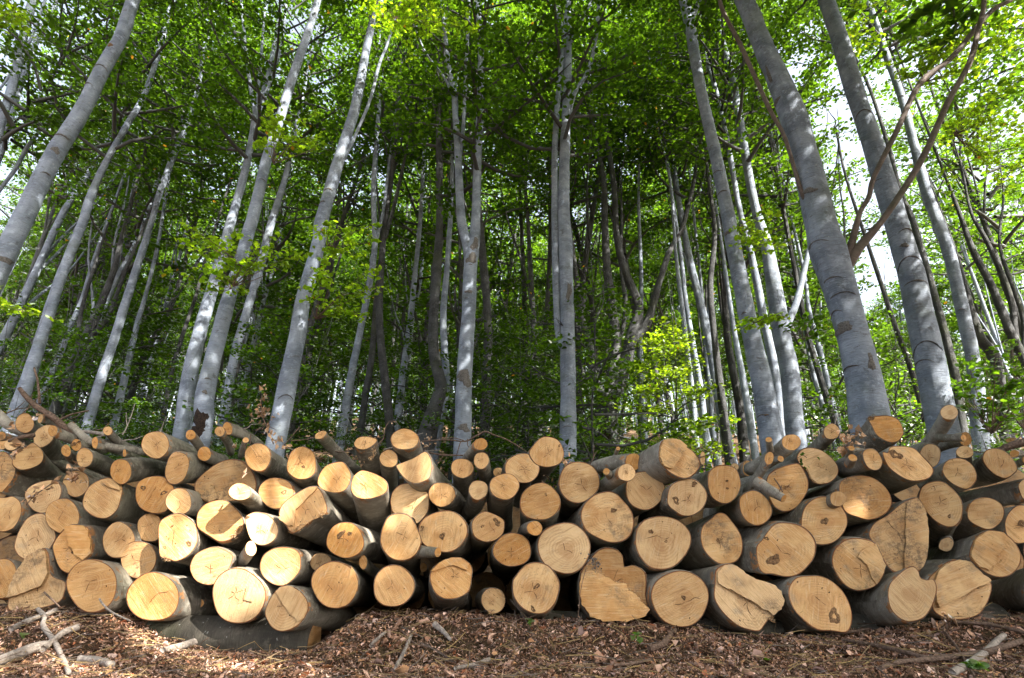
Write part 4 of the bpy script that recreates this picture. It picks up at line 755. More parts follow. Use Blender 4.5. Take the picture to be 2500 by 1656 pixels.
# ------------------------------------------------------------------ trees
def crown_arrays(seed, H, R, n_limb, leaves_per, leaf, z0f=0.0, up=.7, shape='tree'):
    """crown in local metres, base at z=0 on the axis; returns limb tubes and leaf cards"""
    r = np.random.default_rng(seed); rr = random.Random(seed)
    C = []; limbV = []; limbQ = []
    def limb(p0, p1, r0, r1, k=5, bend=.1):
        p0, p1 = np.array(p0), np.array(p1); L = np.linalg.norm(p1 - p0); d = (p1 - p0) / L; a = np.cross(d, [0, 0, 1.0]); a /= (np.linalg.norm(a) + 1e-6); b = np.cross(d, a)
        off = (a * r.normal(0, bend) + b * r.normal(0, bend)) * L; base = len(limbV); m = 4
        for j in range(m + 1):
            t = j / m; q = p0 + (p1 - p0) * t + off * 4 * t * (1 - t); rad = r0 + (r1 - r0) * t
            for i in range(k):
                g = 2 * math.pi * i / k; limbV.append(q + (a * math.cos(g) + b * math.sin(g)) * rad)
        for j in range(m):
            for i in range(k): limbQ.append([base + j * k + i, base + j * k + (i + 1) % k, base + (j + 1) * k + (i + 1) % k, base + (j + 1) * k + i])
        return lambda t: p0 + (p1 - p0) * t + off * 4 * t * (1 - t)
    for i in range(n_limb):
        t = (i + rr.random() * .8) / n_limb; z = H * (.02 + .9 * t); a = i * 2.4 + rr.uniform(-.5, .5)
        prof = math.sin(math.pi * min(1, (t * .82 + .16))) ** .7 if shape == 'tree' else (1 - t * .75)
        Lr = R * prof * rr.uniform(.65, 1.15); rise = Lr * rr.uniform(.25, 1.0) * up
        f = limb((0, 0, z), (math.cos(a) * Lr, math.sin(a) * Lr, z + rise), .055 * (1.25 - t) * R / 3, .012)
        for s_ in range(int(3 + Lr * 2.2)):
            u = rr.uniform(.25, 1.05); q = f(min(u, 1)); b = a + rr.uniform(-1.3, 1.3); l2 = rr.uniform(.3, .9) * R / 3 * (1.2 - .4 * u)
            e = q + np.array([math.cos(b) * l2, math.sin(b) * l2, rr.uniform(-.15, .35) * l2])
            limb(q, e, .008, .003, 3, .05)
            C.append((q, e))
    C.append((np.array([0, 0, H * .9]), np.array([0, 0, H])))
    m = leaves_per; n = len(C) * m
    A = np.array([c[0] for c in C]).repeat(m, 0); B = np.array([c[1] for c in C]).repeat(m, 0); tt = r.uniform(-.1, 1.25, (n, 1))
    P = A + (B - A) * tt; wv = .09 + .12 * R / 3
    P = P + r.normal(0, 1, (n, 3)) * np.array([wv, wv, wv * .28])
    V, Q = leaf_cards(P, .42, np.full(n, leaf), r, .3, .66)
    sprayv = np.repeat(r.uniform(0, 1, len(C)), m); cv = np.clip(sprayv * .6 + r.uniform(0, .4, n), 0, 1)
    col = np.repeat(np.stack([cv, r.uniform(0, 1, n), np.zeros(n), np.ones(n)], -1), 6, 0)
    return limbV, limbQ, V, Q, col
CR = {}
def crown_lib(key, seed, mat=M_LEAF, barkm=M_DARKB, **kw):
    lv, lq, V, Q, col = crown_arrays(seed, **kw)
    CR[key] = (big_mesh('branches', lv, lq, barkm), big_mesh('crown', V, Q, mat, col), kw['H'], kw['R'])
for i in range(4): crown_lib(('tall', i), 20 + i, H=11, R=3.0, n_limb=32, leaves_per=23, leaf=.13)
for i in range(3): crown_lib(('far', i), 90 + i, H=12, R=3.3, n_limb=38, leaves_per=28, leaf=.175)
for i in range(3): crown_lib(('near', i), 40 + i, H=9, R=3.0, n_limb=46, leaves_per=44, leaf=.095)
for i in range(3): crown_lib(('sap', i), 60 + i, H=4.5, R=1.5, n_limb=26, leaves_per=26, leaf=.085, shape='sap', up=.35)
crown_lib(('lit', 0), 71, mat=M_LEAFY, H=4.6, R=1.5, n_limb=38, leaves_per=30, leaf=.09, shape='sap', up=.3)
def add_crown(root, key, p, s, rz, sz=None, tilt=(0, 0)):
    b, c, H, R = CR[key]
    for nm, me in (('branches', b), ('crown', c)):
        link(nm, me, root, p, (tilt[0], tilt[1], rz), (s, s, sz or s))

SKYGAP = []
def traced(label, y, path, limbs=(), mat=M_BEECH, cat='tree', top=None, crown=('tall', 0), cs=1.0, cz=None, name='beech_tree', group=None, scars=(), base=True, crown_at=None, hollow=None, nocrown=False, limbmat=None, short=False):
    pts = [at(u, v, y) for u, v, _ in path]; R = radii(path, pts)
    d0 = (pts[0] - pts[1]).normalized()
    if base:
        p = pts[0].copy(); dd = d0 * 1.0; dd.x *= .8; dd = dd.normalized()
        while p.z > gz(p.x, p.y) - .1 and p.z > -3: p = p + dd * .05
        L = (p - pts[0]).length
        if L > .5: pts.insert(0, pts[0] + (p - pts[0]) * .6); R.insert(0, R[0] * 1.06)
        pts.insert(0, p); R.insert(0, R[0] * 1.3)
    rr = random.Random(int(path[0][0] * 7 + y * 13))
    d1 = (pts[-1] - pts[-3 if len(pts) > 3 else -2]).normalized(); d1 = (d1 + Vector((0, 0, .6))).normalized(); hcr = (cz or cs) * CR[crown][2]
    lowest = (1.62 * y + .6) if y < 9 else ((1.35 * y) if pts[0].x / y > .55 else (.92 * y + rr.uniform(0, 1.5)))
    if crown_at is None: crown_at = lowest
    ztop = top if (top and nocrown) or name == 'pollard' else max(pts[-1].z + 2.5, crown_at + hcr * .85)
    if short: ztop = pts[-1].z + .25
    q = pts[-1].copy(); r0 = R[-1]; n_ext = 4; Lx = max(.25 if short else 1.0, (ztop - q.z) / max(.3, d1.z))
    for i in range(1, n_ext + 1): pts.append(q + d1 * Lx * i / n_ext + Vector((rr.uniform(-.12, .12), rr.uniform(-.12, .12), 0))); R.append(max(.012, r0 * (1 - .85 * i / n_ext)))
    org = pts[0].copy(); root = empty(name, org)
    k = 28 if R[1] * F_PX / y > 14 else 12
    rg, ls, rad = tube(pts, R, mat, 'trunk', k=k, origin=org, sub=5, wob=.10, seed=int(path[0][0]))
    V = []; UV = []; Fc = []
    def addtube(rg, ls, rad):
        k = len(rg[0]); b0 = len(V)
        for r_, l in zip(rg, ls):
            for i in range(k + 1): V.append(r_[i % k]); UV.append((i / k * 2 * math.pi * rad, l))
        for j in range(len(rg) - 1):
            for i in range(k): Fc.append((b0 + j * (k + 1) + i, b0 + j * (k + 1) + i + 1, b0 + (j + 1) * (k + 1) + i + 1, b0 + (j + 1) * (k + 1) + i))
    addtube(rg, ls, rad); tips = []
    limb_parts = []
    for lp in limbs:
        dy = 0
        if isinstance(lp, dict): dy = lp['dy']; lp = lp['p']
        P = [at(u, v, y + dy * (i / max(1, len(lp) - 1))) for i, (u, v, _) in enumerate(lp)]; RR = radii(lp, P)
        dd = (P[-1] - P[-2]).normalized(); dd = (dd + Vector((0, 0, .5))).normalized(); ext = 2.5
        for i in (1, 2): P.append(P[len(lp) - 1] + dd * ext * i / 2); RR.append(RR[len(lp) - 1] * (1 - .42 * i))
        a, b_, c_ = tube(P, RR, mat, 'limb', k=10, origin=org, sub=4, wob=.08, seed=int(lp[0][0])); tips.append(P[-1] - org)
        if limbmat: loft('limb', a, limbmat, root, b_, c_)
        else: addtube(a, b_, c_)
    obj('trunk', V, Fc, mat, root, uv=UV)
    # crown over the upper trunk
    if not nocrown:
        b, c, H, RRR = CR[crown]; zt = pts[-1].z; h = (cz or cs) * H
        zc = crown_at
        i = min(range(len(pts) - 1), key=lambda i: abs(pts[i].z - zc)); f = (zc - pts[i].z) / max(.1, pts[i + 1].z - pts[i].z); cp = pts[i] + (pts[i + 1] - pts[i]) * f
        
        if short: cp = Vector((pts[-1].x, pts[-1].y, zc))
        tt = (pts[-1] - cp) if not short else Vector((0, 0, 1)); add_crown(root, crown, cp - org, cs, rr.uniform(0, 6.28), cz, (-math.atan2(tt.y, tt.z) * .6, math.atan2(tt.x, tt.z) * .6))
    # scars lie on the camera side of the trunk
    for sc in scars:
        u, v, w_, h_ = sc[:4]; m_ = sc[4] if len(sc) > 4 else M_SCAR
        j = min(range(len(pts) - 1), key=lambda j: abs(((pts[j] + pts[j + 1]) / 2 - at(u, v, y)).length)); a, b_ = pts[j], pts[j + 1]
        cp = at(u, v, y); t = max(0, min(1, (cp - a).dot(b_ - a) / (b_ - a).length_squared)); ctr = a + (b_ - a) * t; rad_ = (R[j] + (R[j + 1] - R[j]) * t) * 1.015; axs = (b_ - a).normalized()
        toc = (CAM - ctr); toc = (toc - axs * toc.dot(axs)).normalized(); sdv = axs.cross(toc); g0 = max(-1.3, min(1.3, math.asin(max(-.95, min(.95, (cp - ctr).dot(sdv) / rad_)))))
        m = mpp(ctr); arc = h_ < 9; W2, H2 = w_ * m / 2 * (1.15 if arc else 1), h_ * m / 2 * (.42 if arc else 1); sag = rr.uniform(.1, .7) * W2 if arc else 0; VV = []; FF = []; kk = 20; ph = [rr.uniform(0, 6.28) for _ in range(3)]
        for jj, (t2, hh) in enumerate(((1.0, -.006), (.86, .004), (.5, .007), (0.0, .004))):
            for i in range(kk):
                g = 2 * math.pi * i / kk; q_ = (1 + .25 * math.sin(2 * g + ph[0]) + .22 * math.sin(3 * g + ph[1]) + .12 * math.sin(7 * g + ph[2])) * t2
                aa = g0 + math.cos(g) * W2 * q_ / rad_; VV.append(ctr - org + axs * (math.sin(g) * H2 * q_ - sag * (math.cos(g) * q_) ** 2) + (toc * math.cos(aa) + sdv * math.sin(aa)) * (rad_ + hh + rr.uniform(0, .002) + .02 * rad_))
        for jj in range(3):
            for i in range(kk): FF.append((jj * kk + i, jj * kk + (i + 1) % kk, (jj + 1) * kk + (i + 1) % kk, (jj + 1) * kk + i))
        obj('bark_scar', VV, FF, m_, root)
    tag(root, label, cat, group); return root

G = 'beech trees standing behind the pile'
N8 = traced('thickest pale beech behind the right of the pile, forking into brown limbs', 5.6,
    [(2128, 1056, 104), (2110, 931, 92), (2078, 806, 86), (2046, 691, 88), (2022, 615, 98), (2003, 541, 82), (1964, 375, 70), (1924, 250, 66), (1889, 171, 58), (1853, 89, 52), (1817, 0, 48)],
    limbs=[{'p': [(2052, 650, 30), (2075, 608, 22), (2099, 520, 13), (2121, 482, 13), (2135, 429, 13), (2189, 321, 14), (2246, 204, 14), (2321, 143, 13), (2381, 71, 12), (2428, 21, 11), (2481, -11, 10)], 'dy': -.2},
           {'p': [(2060, 665, 34), (2095, 608, 26), (2149, 545, 16), (2217, 446, 17), (2267, 357, 17), (2314, 250, 16), (2367, 154, 15), (2389, 71, 14), (2403, 0, 13)], 'dy': -.3},
           {'p': [(1990, 490, 20), (1962, 482, 12), (1917, 339, 11), (1881, 271, 12), (1839, 179, 12), (1803, 100, 12), (1764, 25, 12), (1752, -30, 10)], 'dy': -.25}],
    crown=('near', 0), cs=1.0, top=15, limbmat=M_LIMB, scars=[(2058, 810, 52, 26), (2040, 765, 30, 6), (2135, 1045, 34, 30), (2130, 900, 20, 40), (1990, 600, 44, 8), (2030, 690, 40, 6), (2075, 900, 40, 6), (2058, 730, 44, 5), (1890, 250, 34, 18), (1975, 480, 40, 14), (1880, 190, 8, 60)], group=G)
N9 = traced('second thick beech at the right, plain straight trunk with arched creases', 6.6,
    [(2303, 1056, 84), (2281, 931, 80), (2249, 788, 73), (2228, 681, 68), (2196, 573, 62), (2142, 386, 58), (2106, 279, 50), (2078, 193, 50), (2046, 82, 46), (2017, 0, 42)],
    crown=('near', 1), cs=1.0, top=17, scars=[(2212, 612, 20, 10), (2215, 560, 40, 5), (2225, 640, 50, 6), (2240, 700, 44, 8), (2262, 845, 56, 6), (2250, 885, 40, 6), (2110, 283, 34, 5), (2135, 445, 30, 4)], group=G)
N1 = traced('smooth pale beech leaning across the upper left corner', 6.4,
    [(-120, 850, 66), (-50, 745, 64), (5, 638, 61), (54, 536, 57), (129, 386, 51), (200, 272, 45), (250, 171, 41), (296, 89, 38), (325, 0, 36)],
    limbs=[[(300, 85, 20), (318, 60, 18), (322, 20, 14), (318, -20, 12)]], crown=('near', 2), cs=.9, top=15, scars=[(262, 122, 14, 10, M_KNOT), (142, 340, 44, 8), (130, 375, 18, 18), (205, 215, 30, 6), (240, 170, 30, 5), (10, 640, 50, 12), (110, 430, 20, 6)], group=G)
N2 = traced('leaning pale beech with a dark rotten hollow at its foot', 7.6,
    [(490, 1066, 52), (498, 1020, 50), (500, 963, 50), (529, 841, 42), (557, 734, 37), (586, 645, 33), (607, 566, 32), (621, 518, 30), (650, 393, 27), (679, 304, 25), (711, 200, 23), (743, 107, 22), (771, 18, 18)],
    crown=('near', 1), cs=.7, top=17, scars=[(487, 1034, 34, 62, M_ROT), (478, 1062, 40, 30, M_ROT), (500, 965, 10, 12), (505, 930, 14, 6), (640, 445, 14, 5)], group=G)
N3 = traced('pale beech right of the hollow one, seen through low green sprays', 7.6,
    [(679, 1056, 50), (700, 949, 48), (725, 824, 42), (739, 741, 38), (754, 681, 36), (779, 591, 34), (786, 536, 34), (829, 386, 29), (866, 268, 26), (887, 161, 21), (901, 89, 19), (923, 18, 18)],
    limbs=[[(835, 400, 8), (868, 330, 8), (905, 240, 8), (925, 160, 8), (945, 110, 7)]], crown=('near', 0), cs=.7, top=17, scars=[(700, 970, 30, 5), (785, 500, 12, 8), (880, 210, 10, 6), (800, 470, 20, 8)], group=G)
N4 = traced('centre beech dividing into two slim stems, with brown bark bands', 9.5,
    [(1130, 1056, 42), (1134, 913, 38), (1144, 770, 34), (1148, 660, 34), (1152, 620, 34), (1159, 580, 27), (1162, 520, 22), (1166, 393, 19), (1173, 250, 18), (1173, 107, 13), (1166, 0, 11)], limbs=[
    [(1149, 665, 26), (1141, 600, 25), (1126, 531, 22), (1119, 393, 18), (1112, 286, 15), (1109, 229, 15), (1094, 154, 12), (1080, 20, 9)],
    {'p': [(1121, 400, 10), (1132, 300, 9), (1137, 180, 9), (1143, 60, 8), (1145, -10, 7)], 'dy': -.2}, [(1108, 240, 8), (1085, 190, 6), (1040, 130, 5)]],
    top=16.5, crown=('tall', 1), cs=.95, crown_at=8.5, scars=[(1133, 928, 42, 40), (1150, 640, 32, 26), (1158, 605, 20, 34), (1133, 1050, 32, 18), (1144, 720, 18, 10), (1148, 655, 10, 5), (1138, 735, 8, 4)], group=G)
# the centre beech ends its main stem at the fork: trim handled by thin radius
N5 = traced('tall straight beech right of centre with three upper forks', 9.5,
    [(1387, 1056, 41), (1387, 913, 38), (1384, 734, 34), (1380, 591, 34), (1376, 518, 30), (1378, 400, 26), (1382, 286, 22), (1387, 143, 18), (1387, 0, 13)], limbs=[
    [(1372, 850, 16), (1362, 806, 17), (1357, 663, 18), (1355, 520, 18), (1355, 357, 15), (1366, 196, 14), (1372, 150, 12)],
    [(1388, 300, 12), (1401, 232, 11), (1437, 171, 10), (1455, 89, 10), (1462, 0, 9)], [(1384, 130, 12), (1372, 70, 11), (1352, 10, 10)], [(1390, 110, 10), (1415, 60, 8), (1445, 0, 7)]],
    crown=('tall', 2), cs=.95, top=18, crown_at=9, scars=[(1385, 1046, 16, 6), (1390, 720, 16, 40)], group=G)
N6 = traced('dark old pollard beech with a swollen knobbly stump and spreading limbs', 13.5,
    [(1480, 1080, 60), (1480, 1040, 54), (1480, 1000, 58), (1482, 975, 62), (1490, 955, 40)], mat=M_DARKB, limbs=[
    [(1486, 985, 32), (1491, 949, 30), (1505, 841, 26), (1491, 734, 24), (1480, 627, 20), (1476, 520, 17), (1473, 429, 14), (1450, 330, 10), (1440, 240, 8)],
    [(1490, 985, 40), (1519, 913, 36), (1541, 824, 30), (1559, 752, 25), (1526, 663, 20), (1505, 573, 17), (1498, 446, 14), (1480, 321, 12), (1473, 250, 9)],
    [(1541, 835, 26), (1580, 788, 22), (1609, 691, 16), (1637, 609, 14), (1666, 556, 12), (1695, 440, 10)],
    [(1470, 980, 26), (1466, 959, 22), (1444, 895, 18), (1442, 850, 16), (1419, 770, 15), (1405, 663, 12)], [(1505, 850, 12), (1528, 760, 12), (1515, 640, 10), (1518, 560, 8)]],
    short=True, crown=('tall', 3), cs=.9, crown_at=12.5, scars=[(1476, 1070, 26, 24, M_ROT), (1462, 975, 18, 12, M_ROT), (1498, 980, 16, 14, M_ROT)], group=G)
N7 = traced('leaning beech just left of the thickest right one, sunlit along its edge', 8.0,
    [(1881, 1056, 60), (1860, 931, 53), (1835, 824, 47), (1814, 716, 42), (1792, 609, 38), (1778, 531, 35), (1742, 357, 30), (1714, 232, 28), (1696, 136, 27), (1681, 46, 28), (1664, -20, 24)],
    limbs=[[(1681, 60, 16), (1700, 20, 12), (1712, -20, 9)]], crown=('near', 2), cs=.75, top=17, scars=[(1862, 1018, 24, 8), (1872, 1020, 8, 8, M_KNOT), (1830, 805, 20, 14), (1818, 770, 14, 6), (1776, 575, 16, 12), (1765, 475, 20, 8), (1750, 425, 18, 6)], group=G)
N10 = traced('slim beech right of the second thick one, near the right edge', 9.0,
    [(2392, 1056, 46), (2378, 895, 39), (2349, 752, 36), (2314, 609, 34), (2281, 520, 32), (2260, 464, 30), (2228, 339, 24), (2199, 232, 21), (2167, 143, 20), (2128, 29, 18)], top=17.5, crown=('tall', 0), cs=.8, scars=[(2200, 240, 16, 6), (2348, 760, 12, 8)], group=G)
traced('thin beech stem close behind the leaning sunlit edged one', 11, [(1910, 1056, 25), (1889, 895, 24), (1867, 788, 22), (1846, 681, 20), (1831, 609, 17), (1803, 500, 14), (1778, 357, 13), (1746, 214, 12)], crown=('tall', 1), cs=.8, group=G)
traced('stout grey beech between the two leaning right trunks, side limb bending right', 10.2, [(1942, 1056, 50), (1928, 913, 46), (1910, 824, 46), (1889, 699, 40), (1872, 600, 30), (1842, 500, 22), (1810, 321, 22), (1789, 196, 19), (1760, 89, 15)],
    limbs=[[(1905, 830, 24), (1924, 788, 20), (1946, 734, 18), (1967, 645, 14), (1985, 560, 11)]], mat=M_BEECH, crown=('tall', 3), cs=.9, group=G)
traced('grey beech rising from behind the tiny forked stub at far left', 10, [(36, 1020, 44), (79, 895, 36), (118, 770, 31), (154, 663, 28), (200, 549, 25), (221, 482, 24), (257, 400, 18), (307, 311, 17), (357, 221, 15), (404, 71, 14)], mat=M_BEECH, crown=('tall', 2), cs=.9, group=G)
traced('slender leaning beech with sun spots above the slender branch log', 12, [(214, 1038, 30), (250, 913, 26), (286, 806, 24), (314, 716, 22), (343, 627, 20), (371, 538, 16), (393, 464, 18), (429, 368, 16), (457, 304, 14), (486, 200, 12), (500, 107, 9)], crown=('tall', 0), cs=.9, limbs=[[(455, 310, 8), (425, 250, 6), (395, 190, 5)]], group=G)
traced('crooked slim beech with bright patches left of the stout leaning one', 14, [(286, 1002, 22), (311, 895, 18), (336, 788, 14), (357, 716, 11), (385, 600, 9), (405, 480, 8)], crown=('tall', 1), cs=.9, group=G)
traced('stout shaded beech directly left of the hollow footed one, forking high', 10.5, [(446, 1038, 44), (464, 913, 39), (489, 806, 35), (514, 720, 31), (539, 634, 29), (564, 541, 25), (571, 518, 23), (600, 411, 19), (618, 321, 17), (625, 279, 18)],
    limbs=[[(625, 290, 12), (607, 180, 9), (589, 0, 7)], [(625, 290, 12), (654, 214, 10), (685, 120, 8), (700, 0, 7)], [(625, 280, 9), (636, 161, 8), (646, 36, 6)]], mat=M_BEECH, crown=('tall', 3), cs=.9, group=G)
traced('shaded beech right behind the hollow footed one', 12, [(546, 1020, 25), (571, 877, 24), (600, 770, 22), (632, 663, 21), (661, 549, 20), (679, 493, 18), (700, 421, 14), (715, 340, 12)], crown=('tall', 2), cs=.9, group=G)
traced('pale beech stem at the very left of the top edge', 10, [(-120, 620, 30), (-60, 500, 26), (0, 375, 22), (21, 304, 20), (54, 196, 18), (93, 93, 16), (136, 11, 15)], crown=('tall', 1), cs=.8, limbs=[[(-60, 560, 13), (0, 464, 11), (39, 411, 12), (68, 357, 12), (104, 311, 8)]], group=G)
traced('sun striped beech in the top left corner behind a tangle of limbs', 9, [(-100, 640, 32), (-40, 440, 28), (7, 286, 26), (39, 179, 26), (57, 89, 26), (75, 18, 25)], crown=('tall', 0), cs=.8, limbs=[[(20, 210, 14), (60, 130, 10), (90, 60, 8), (110, 0, 7)], [(-10, 230, 8), (30, 170, 8), (40, 100, 7), (25, 30, 6)]], mat=M_BEECH, group=G)
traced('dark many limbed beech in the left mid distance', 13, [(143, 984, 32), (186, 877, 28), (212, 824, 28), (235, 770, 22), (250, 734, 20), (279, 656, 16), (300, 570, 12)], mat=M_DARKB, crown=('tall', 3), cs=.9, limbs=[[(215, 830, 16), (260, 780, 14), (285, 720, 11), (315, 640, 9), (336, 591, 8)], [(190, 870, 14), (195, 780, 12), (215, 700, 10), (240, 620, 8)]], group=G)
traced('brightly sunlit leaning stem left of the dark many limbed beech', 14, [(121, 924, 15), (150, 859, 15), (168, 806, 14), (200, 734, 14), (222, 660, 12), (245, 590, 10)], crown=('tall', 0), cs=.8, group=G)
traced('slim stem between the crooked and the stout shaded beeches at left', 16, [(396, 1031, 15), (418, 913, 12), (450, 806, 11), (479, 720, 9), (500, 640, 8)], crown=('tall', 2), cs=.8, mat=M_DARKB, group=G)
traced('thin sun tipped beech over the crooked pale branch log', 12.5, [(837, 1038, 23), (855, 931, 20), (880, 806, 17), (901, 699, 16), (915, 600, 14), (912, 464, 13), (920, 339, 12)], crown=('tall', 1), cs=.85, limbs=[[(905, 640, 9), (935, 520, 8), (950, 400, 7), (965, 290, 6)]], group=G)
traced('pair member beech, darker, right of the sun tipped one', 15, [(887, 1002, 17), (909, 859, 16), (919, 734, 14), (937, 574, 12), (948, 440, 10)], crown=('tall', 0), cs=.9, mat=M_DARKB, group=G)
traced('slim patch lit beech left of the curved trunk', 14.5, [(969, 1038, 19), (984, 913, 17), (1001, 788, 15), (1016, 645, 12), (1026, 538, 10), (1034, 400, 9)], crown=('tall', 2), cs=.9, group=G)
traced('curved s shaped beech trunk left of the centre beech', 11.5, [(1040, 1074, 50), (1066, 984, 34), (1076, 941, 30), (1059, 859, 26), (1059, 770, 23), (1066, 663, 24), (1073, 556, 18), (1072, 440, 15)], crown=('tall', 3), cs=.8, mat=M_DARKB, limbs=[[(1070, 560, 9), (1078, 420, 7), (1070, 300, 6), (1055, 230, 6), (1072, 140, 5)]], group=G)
traced('companion stem hugging the curved trunk on its right', 12.5, [(1072, 1050, 20), (1091, 949, 18), (1087, 877, 18), (1082, 770, 16), (1091, 663, 14), (1098, 556, 12), (1104, 440, 10)], crown=('tall', 1), cs=.7, group=G)
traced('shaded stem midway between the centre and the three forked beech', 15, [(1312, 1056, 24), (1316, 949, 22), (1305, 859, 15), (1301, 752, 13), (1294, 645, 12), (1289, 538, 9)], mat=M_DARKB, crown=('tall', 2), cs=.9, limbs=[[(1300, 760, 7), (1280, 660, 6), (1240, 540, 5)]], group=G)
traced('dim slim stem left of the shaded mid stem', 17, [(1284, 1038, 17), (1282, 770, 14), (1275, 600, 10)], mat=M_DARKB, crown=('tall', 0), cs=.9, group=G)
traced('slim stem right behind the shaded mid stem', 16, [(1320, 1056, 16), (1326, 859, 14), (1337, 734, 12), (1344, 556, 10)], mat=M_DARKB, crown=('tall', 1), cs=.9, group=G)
traced('white sunlit slim beech right of the dark pollard', 14, [(1573, 1066, 18), (1568, 980, 15), (1566, 913, 16), (1562, 830, 12), (1566, 700, 10)], crown=('tall', 2), cs=.8, group=G)
traced('white sunlit stem beside the yellow green sapling', 13, [(1699, 1070, 15), (1690, 960, 13), (1678, 860, 12), (1664, 740, 11), (1650, 620, 9)], crown=('tall', 0), cs=.8, group=G)
traced('grey stem close right of the white one by the yellow green sapling', 13.5, [(1722, 1070, 18), (1712, 960, 16), (1692, 841, 13), (1674, 734, 12), (1662, 620, 10)], crown=('tall', 3), cs=.8, mat=M_BEECH, group=G)
traced('white knobbly slender stem before the dark forest floor gap', 15, [(1742, 1062, 14), (1731, 931, 11), (1722, 840, 10), (1715, 730, 8)], crown=('tall', 1), cs=.8, group=G)
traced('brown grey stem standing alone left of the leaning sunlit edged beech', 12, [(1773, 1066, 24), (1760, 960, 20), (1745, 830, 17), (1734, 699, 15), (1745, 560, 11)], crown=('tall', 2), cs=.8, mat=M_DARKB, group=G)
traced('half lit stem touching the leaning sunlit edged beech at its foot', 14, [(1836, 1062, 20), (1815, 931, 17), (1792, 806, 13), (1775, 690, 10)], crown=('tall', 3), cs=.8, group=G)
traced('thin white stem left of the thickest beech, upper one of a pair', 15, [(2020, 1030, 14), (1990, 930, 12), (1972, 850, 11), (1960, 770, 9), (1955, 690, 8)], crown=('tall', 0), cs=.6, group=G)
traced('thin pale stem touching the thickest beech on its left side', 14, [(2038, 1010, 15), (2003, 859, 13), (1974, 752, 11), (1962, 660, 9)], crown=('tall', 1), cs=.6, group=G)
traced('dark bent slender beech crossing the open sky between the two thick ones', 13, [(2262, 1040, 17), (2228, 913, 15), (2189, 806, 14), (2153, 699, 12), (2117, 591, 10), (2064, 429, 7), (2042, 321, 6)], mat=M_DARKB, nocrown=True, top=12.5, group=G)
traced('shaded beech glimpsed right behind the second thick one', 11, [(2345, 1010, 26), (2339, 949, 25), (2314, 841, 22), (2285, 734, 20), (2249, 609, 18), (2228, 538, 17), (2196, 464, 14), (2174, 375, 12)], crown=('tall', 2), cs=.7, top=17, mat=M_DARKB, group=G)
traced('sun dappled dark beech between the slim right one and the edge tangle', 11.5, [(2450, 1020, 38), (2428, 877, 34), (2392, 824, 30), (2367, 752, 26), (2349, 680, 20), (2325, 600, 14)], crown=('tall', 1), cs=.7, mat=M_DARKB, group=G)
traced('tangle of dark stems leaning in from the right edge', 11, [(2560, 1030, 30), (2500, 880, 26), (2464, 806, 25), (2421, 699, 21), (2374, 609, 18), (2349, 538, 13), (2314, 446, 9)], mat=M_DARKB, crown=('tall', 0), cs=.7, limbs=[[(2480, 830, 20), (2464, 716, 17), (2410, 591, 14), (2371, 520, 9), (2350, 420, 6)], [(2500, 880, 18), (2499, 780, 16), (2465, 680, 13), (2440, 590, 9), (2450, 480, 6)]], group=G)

# trees deeper in the wood: a few kinds, copied
rt = random.Random(77)
def straight_trunk(seed, H, r0):
    r = random.Random(seed); P = [Vector((0, 0, -.3))]; R = [r0 * 1.35]; x = y = 0
    for i in range(1, 9):
        x += r.gauss(0, .16); y += r.gauss(0, .16); P.append(Vector((x, y, H * i / 8))); R.append(r0 * (1 - .8 * (i / 8) ** 1.1))
    V = []; UV = []; Fc = []
    def add(P, R, k):
        rg, ls, rad = tube(P, R, None, '', k=k, sub=3, wob=.1, seed=seed); b0 = len(V)
        for r_, l in zip(rg, ls):
            for i in range(k + 1): V.append(r_[i % k]); UV.append((i / k * 2 * math.pi * rad, l))
        for j in range(len(rg) - 1):
            for i in range(k): Fc.append((b0 + j * (k + 1) + i, b0 + j * (k + 1) + i + 1, b0 + (j + 1) * (k + 1) + i + 1, b0 + (j + 1) * (k + 1) + i))
    add(P, R, 9)
    for q in range(r.choice([3, 4, 5, 6])):
        i = r.choice([2, 3, 4, 5]); a = r.uniform(0, 6.28); p = P[i]; Q_ = [p]; RR = [R[i] * .5]; out = r.uniform(.2, .42)
        for j in range(1, 5): Q_.append(p + Vector((math.cos(a) * out * j + r.gauss(0, .08), math.sin(a) * out * j + r.gauss(0, .08), 1.55 * j + r.uniform(-.2, .2)))); RR.append(R[i] * .5 * (1 - j * .2))
        add(Q_, RR, 6)
    o = obj('trunk', V, Fc, M_BEECH, None, uv=UV); me = o.data; bpy.data.objects.remove(o); return me
TR = []
for i in range(6):
    me = straight_trunk(300 + i, 19, rt.choice([.14, .18, .22]));
    if i in (1, 3, 4, 5): me.materials[0] = M_DARKB
    TR.append(me)
placed = [(0, 0)]
nfar = 0; GF = 'beech trees deeper in the forest'
kinds = ['slim straight beech deeper in the forest behind the nearer trunks', 'dim forest beech with a dark trunk far behind the pile', 'distant leafy beech filling the background of the wood']
proto = {}
def place_far(x, y, s, ki, gap=False, zs=1.0):
    global nfar
    z = gz(x, y); kt = rt.randrange(6); kc = ('tall', rt.randrange(4)) if y < 24 else ('far', rt.randrange(3))
    root = empty('beech_tree', (x, y, z)); root.rotation_euler = (rt.gauss(0, .035), rt.gauss(0, .035), 0); root.scale = (1, 1, 1)
    rz = rt.uniform(0, 6.28)
    link('trunk', TR[kt], root, (0, 0, 0), (0, 0, rz), (s * rt.uniform(.6, 1.2),) * 2 + (zs,))
    b, c, H, R_ = CR[kc]; zc = (19 * zs) - H * .92 * s
    for nm, me in (('branches', b), ('crown', c)): link(nm, me, root, (0, 0, zc), (0, 0, rz + 1), (s, s, s * 1.0))
    tag(root, kinds[ki], 'tree', GF if ki == 0 else ('dim background beeches' if ki == 1 else 'distant leafy beeches')); nfar += 1
tries = 0
